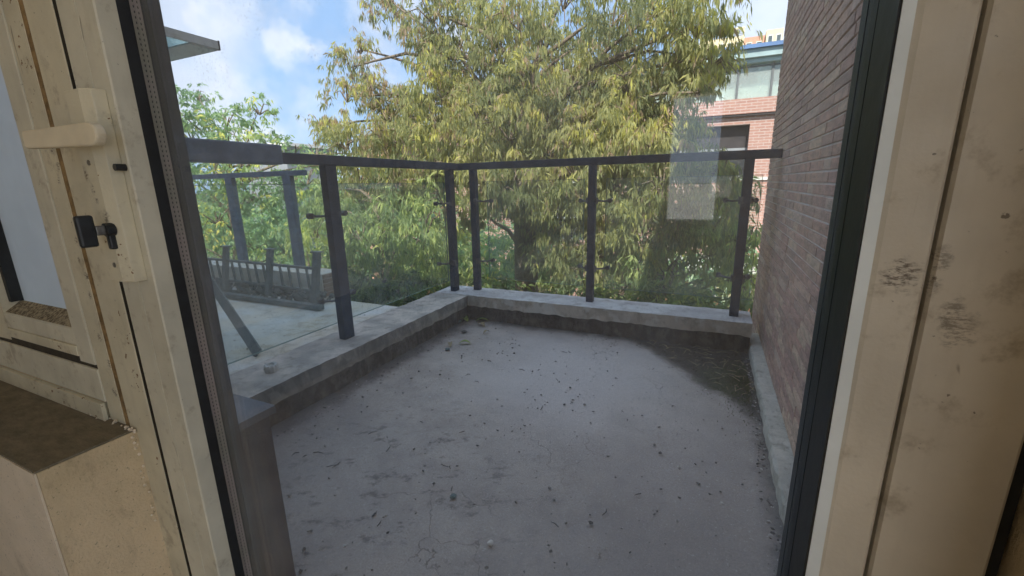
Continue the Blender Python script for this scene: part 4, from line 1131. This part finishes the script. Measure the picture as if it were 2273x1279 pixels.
# ------------------------------------------------------------------ far brick building with sunroom
D = 13.0
fbld = empty('brick_building', (0, D, GZ), 'red brick building with a glazed sunroom and blue roof edge across the garden', 'building')
xa, xb = -8.2, 4.5
m = MB()
# wall plane pieces around openings (openings: x0,x1,z0,z1)
ops = [(-1.45, .70, .05, 1.36), (-3.95, -3.25, .15, 1.36), (-5.2, -4.45, .35, 1.36), (-7.4, -6.2, .2, 1.3), (-.9, .70, -1.75, -.35), (-4.9, -3.3, -1.75, -.5), (1.9, 3.4, .05, 1.36)]
xs = sorted({xa, xb} | {o[0] for o in ops} | {o[1] for o in ops}); zs = sorted({GZ, 1.95} | {o[2] for o in ops} | {o[3] for o in ops})
for i in range(len(xs) - 1):
    for j in range(len(zs) - 1):
        cx_, cz_ = (xs[i] + xs[i + 1]) / 2, (zs[j] + zs[j + 1]) / 2
        if any(o[0] < cx_ < o[1] and o[2] < cz_ < o[3] for o in ops): continue
        m.box(xs[i], xs[i + 1], D, D + .35, zs[j], zs[j + 1])
m.box(xa, xa + .3, D + .36, D + 7, GZ, 1.95)
m.build('wall', M['far_brick'], fbld)
box('interior_core', M['far_dark'], xa + .31, xb, D + .9, D + 7, GZ, 2.9, fbld)
for (x0, x1, z0, z1) in ops:
    f = MB(); t_ = .05
    zt_ = z0 + (z1 - z0) * .55
    f.box(x0 + .001, x1 - .001, D + .22, D + .27, z0, z0 + t_); f.box(x0 + .001, x1 - .001, D + .22, D + .27, zt_ - .03, zt_ + .03)
    n2 = max(1, round((x1 - x0) / .8))
    for i in range(n2 + 1):
        x = x0 + .001 + (x1 - x0 - .052) * i / n2; f.box(x, x + .05, D + .215, D + .265, z0 + t_, zt_ - .03)
    fo_ = f.build('window', M['far_grey'], fbld)
    box('pane', M['win_glass'], x0 + .05, x1 - .05, D + .24, D + .25, z0 + t_, zt_ - .031, fo_)
    box('recess_shade', M['far_dark'], x0 + .002, x1 - .002, D + .245, D + .30, zt_ + .031, z1 - .001, fo_)  # dark panel stands for the shaded recess above the window frame
box('brick_band', M['far_brick'], xa - .05, xb, D - .12, D - .001, 1.60, 1.95, fbld)
box('overhang_shade', M['far_dark'], xa - .04, xb, D - .10, D - .002, 1.545, 1.598, fbld)  # dark strip stands for the overhang's shade under the brick band
box('sill_band', M['far_white'], xa - .04, xb, D - .05, D - .002, -.02, .045, fbld)
# sunroom
box('sunroom_curtain', M['curtain'], xa + .4, xb, D + .32, D + .36, 1.98, 2.35, fbld)
for i in range(16):
    x = 1.0 - i * .74 + 1.55
    if x < xa + .5: break
    box('mullion', M['far_frame'], x - .024, x + .024, D - .03, D + .03, 1.951, 2.74, fbld)
    if i % 2 == 0: box('curtain', M['curtain'], x - .3, x - .04, D + .25, D + .30, 1.96, 2.73, fbld)
box('sunroom_glass', M['sunroom_glass'], xa, xb, D - .004, D + .004, 1.952, 2.739, fbld)
box('sunroom_back', M['curtain'], xa + .4, xb, D + .75, D + .85, 1.952, 2.74, fbld)
box('transom', M['far_frame'], xa, xb, D - .02, D + .02, 2.665, 2.70, fbld)
box('lower_panel', M['far_white'], xa + .2, xb, D + .10, D + .13, 1.952, 2.24, fbld)
box('cornice', M['far_band'], xa - .1, xb, D - .16, D + 7, 2.741, 2.84, fbld)
box('cornice', M['far_band'], xa - .14, xb, D - .26, D + 7, 2.845, 3.025, fbld)
box('roof_edge', M['far_blue'], xa - .18, xb, D - .34, D + 7, 3.03, 3.115, fbld)
# ground level annex seen through the far glass
an = empty('garden_annex', (-.5, 11.5, GZ), 'cream and terracotta garden annex with pale green columns low behind the trees', 'building')
box('wall', M['cream_wall'], -1.6, 2.2, 11.5, 12.9, GZ, -2.1, an)
box('base_band', M['terracotta'], -1.61, 2.21, 11.45, 11.499, GZ, -2.95, an)
for x in (-.32, .45, 1.3):
    box('column', M['green_white'], x - .07, x + .07, 11.2, 11.34, GZ, -2.12, an)
box('roof', M['far_white'], -1.7, 2.3, 11.1, 12.9, -2.119, -2.0, an)
for x in (-1.1, .05, .8):
    w_ = box('window', M['far_grey'], x - .2, x + .2, 11.48, 11.499, -2.9, -2.25, an); box('pane', M['far_dark'], x - .17, x + .17, 11.47, 11.479, -2.87, -2.28, w_)
gw = empty('garden_wall', (-5.5, 10.6, GZ), 'cream garden wall with terracotta base and white rail left of the big trunk', 'wall')
box('wall_body', M['cream_wall'], -8.5, -3.9, 10.6, 10.8, GZ, -2.45, gw)
box('base', M['terracotta'], -8.5, -3.9, 10.3, 10.599, GZ, -2.98, gw)
box('coping', M['far_white'], -8.55, -3.85, 10.55, 10.85, -2.449, -2.38, gw)
for i in range(12): box('baluster', M['far_grey'], -8.4 + i * .4, -8.37 + i * .4, 10.68, 10.71, -2.379, -1.7, gw)
box('handrail', M['far_grey'], -8.5, -3.9, 10.67, 10.72, -1.699, -1.66, gw)
# salmon gabled house further left
sh = empty('salmon_house', (-12.3, 14, GZ), 'salmon rendered house glimpsed through the left side of the big tree', 'house')
MB().box(-13.1, -11.6, 14, 18, GZ, 1.9).build('wall', M['salmon'], sh)
MB().add([(-13.3, 13.7, 1.95), (-11.4, 13.7, 1.95), (-11.4, 18.3, 1.95), (-13.3, 18.3, 1.95), (-13.3, 16, 2.3), (-11.4, 16, 2.3)], [(0, 1, 5, 4), (2, 3, 4, 5), (1, 2, 5), (3, 0, 4), (3, 2, 1, 0)]).build('roof', M['terracotta'], sh)
for x in (-12.35,):
    w_ = box('window', M['far_white'], x - .35, x + .35, 13.97, 13.999, -.2, .9, sh); box('pane', M['far_dark'], x - .3, x + .3, 13.955, 13.969, -.15, .85, w_)
# low grey block on the horizon, left
gb = empty('grey_block', (-33, 25, GZ), 'low flat roofed grey block on the skyline above the handrail', 'building')
box('wall', M['far_grey'], -36, -31.0, 25, 30, GZ, 3.3, gb); box('roof', M['far_white'], -36.2, -30.8, 24.8, 30.2, 3.301, 3.55, gb)
for i in range(5): box('window', M['far_dark'], -35.6 + i, -35.1 + i, 24.97, 24.999, 2.0, 2.8, gb)
# distant towers above the sunroom roof
def tower(name, lab, x0, x1, y, z1, mat, cols, rows, top=None):
    t = empty(name, ((x0 + x1) / 2, y, GZ), lab, 'tower block')
    MB().box(x0, x1, y, y + 8, GZ, z1).build('wall', mat, t)
    dx = (x1 - x0) / cols
    for r_ in range(rows):
        for c in range(cols):
            z = z1 - 1.5 - r_ * 1.55; x = x0 + dx * (c + .2)
            w_ = box('window', M['far_white'], x, x + dx * .6, y - .03, y - .001, z, z + .95, t)
            box('pane', M['win_glass'], x + .06, x + dx * .6 - .06, y - .045, y - .031, z + .08, z + .87, w_)
    return t
t1 = tower('tower', 'cream tower block with a rooftop frame above the blue roof edge', -2.9, 1.75, 60, 15.75, M['cream_wall'], 5, 4)
for x in (.4, 1.6): box('rooftop_post', M['cream_wall'], x, x + .12, 60, 60.12, 15.751, 16.5, t1)
box('rooftop_beam', M['cream_wall'], .38, 1.74, 59.98, 60.14, 16.501, 16.65, t1)
for i in range(4): box('rooftop_louvre', M['far_grey'], .53, 1.59, 60.02, 60.08, 15.82 + i * .17, 15.90 + i * .17, t1)
tower('tower', 'salmon tower block between two cream ones on the skyline', 1.80, 3.88, 61, 15.75, M['salmon'], 2, 4)
tower('tower', 'cream tower block farthest right on the skyline beside the brick wall', 3.95, 5.6, 60.5, 16.1, M['cream_wall'], 2, 4)
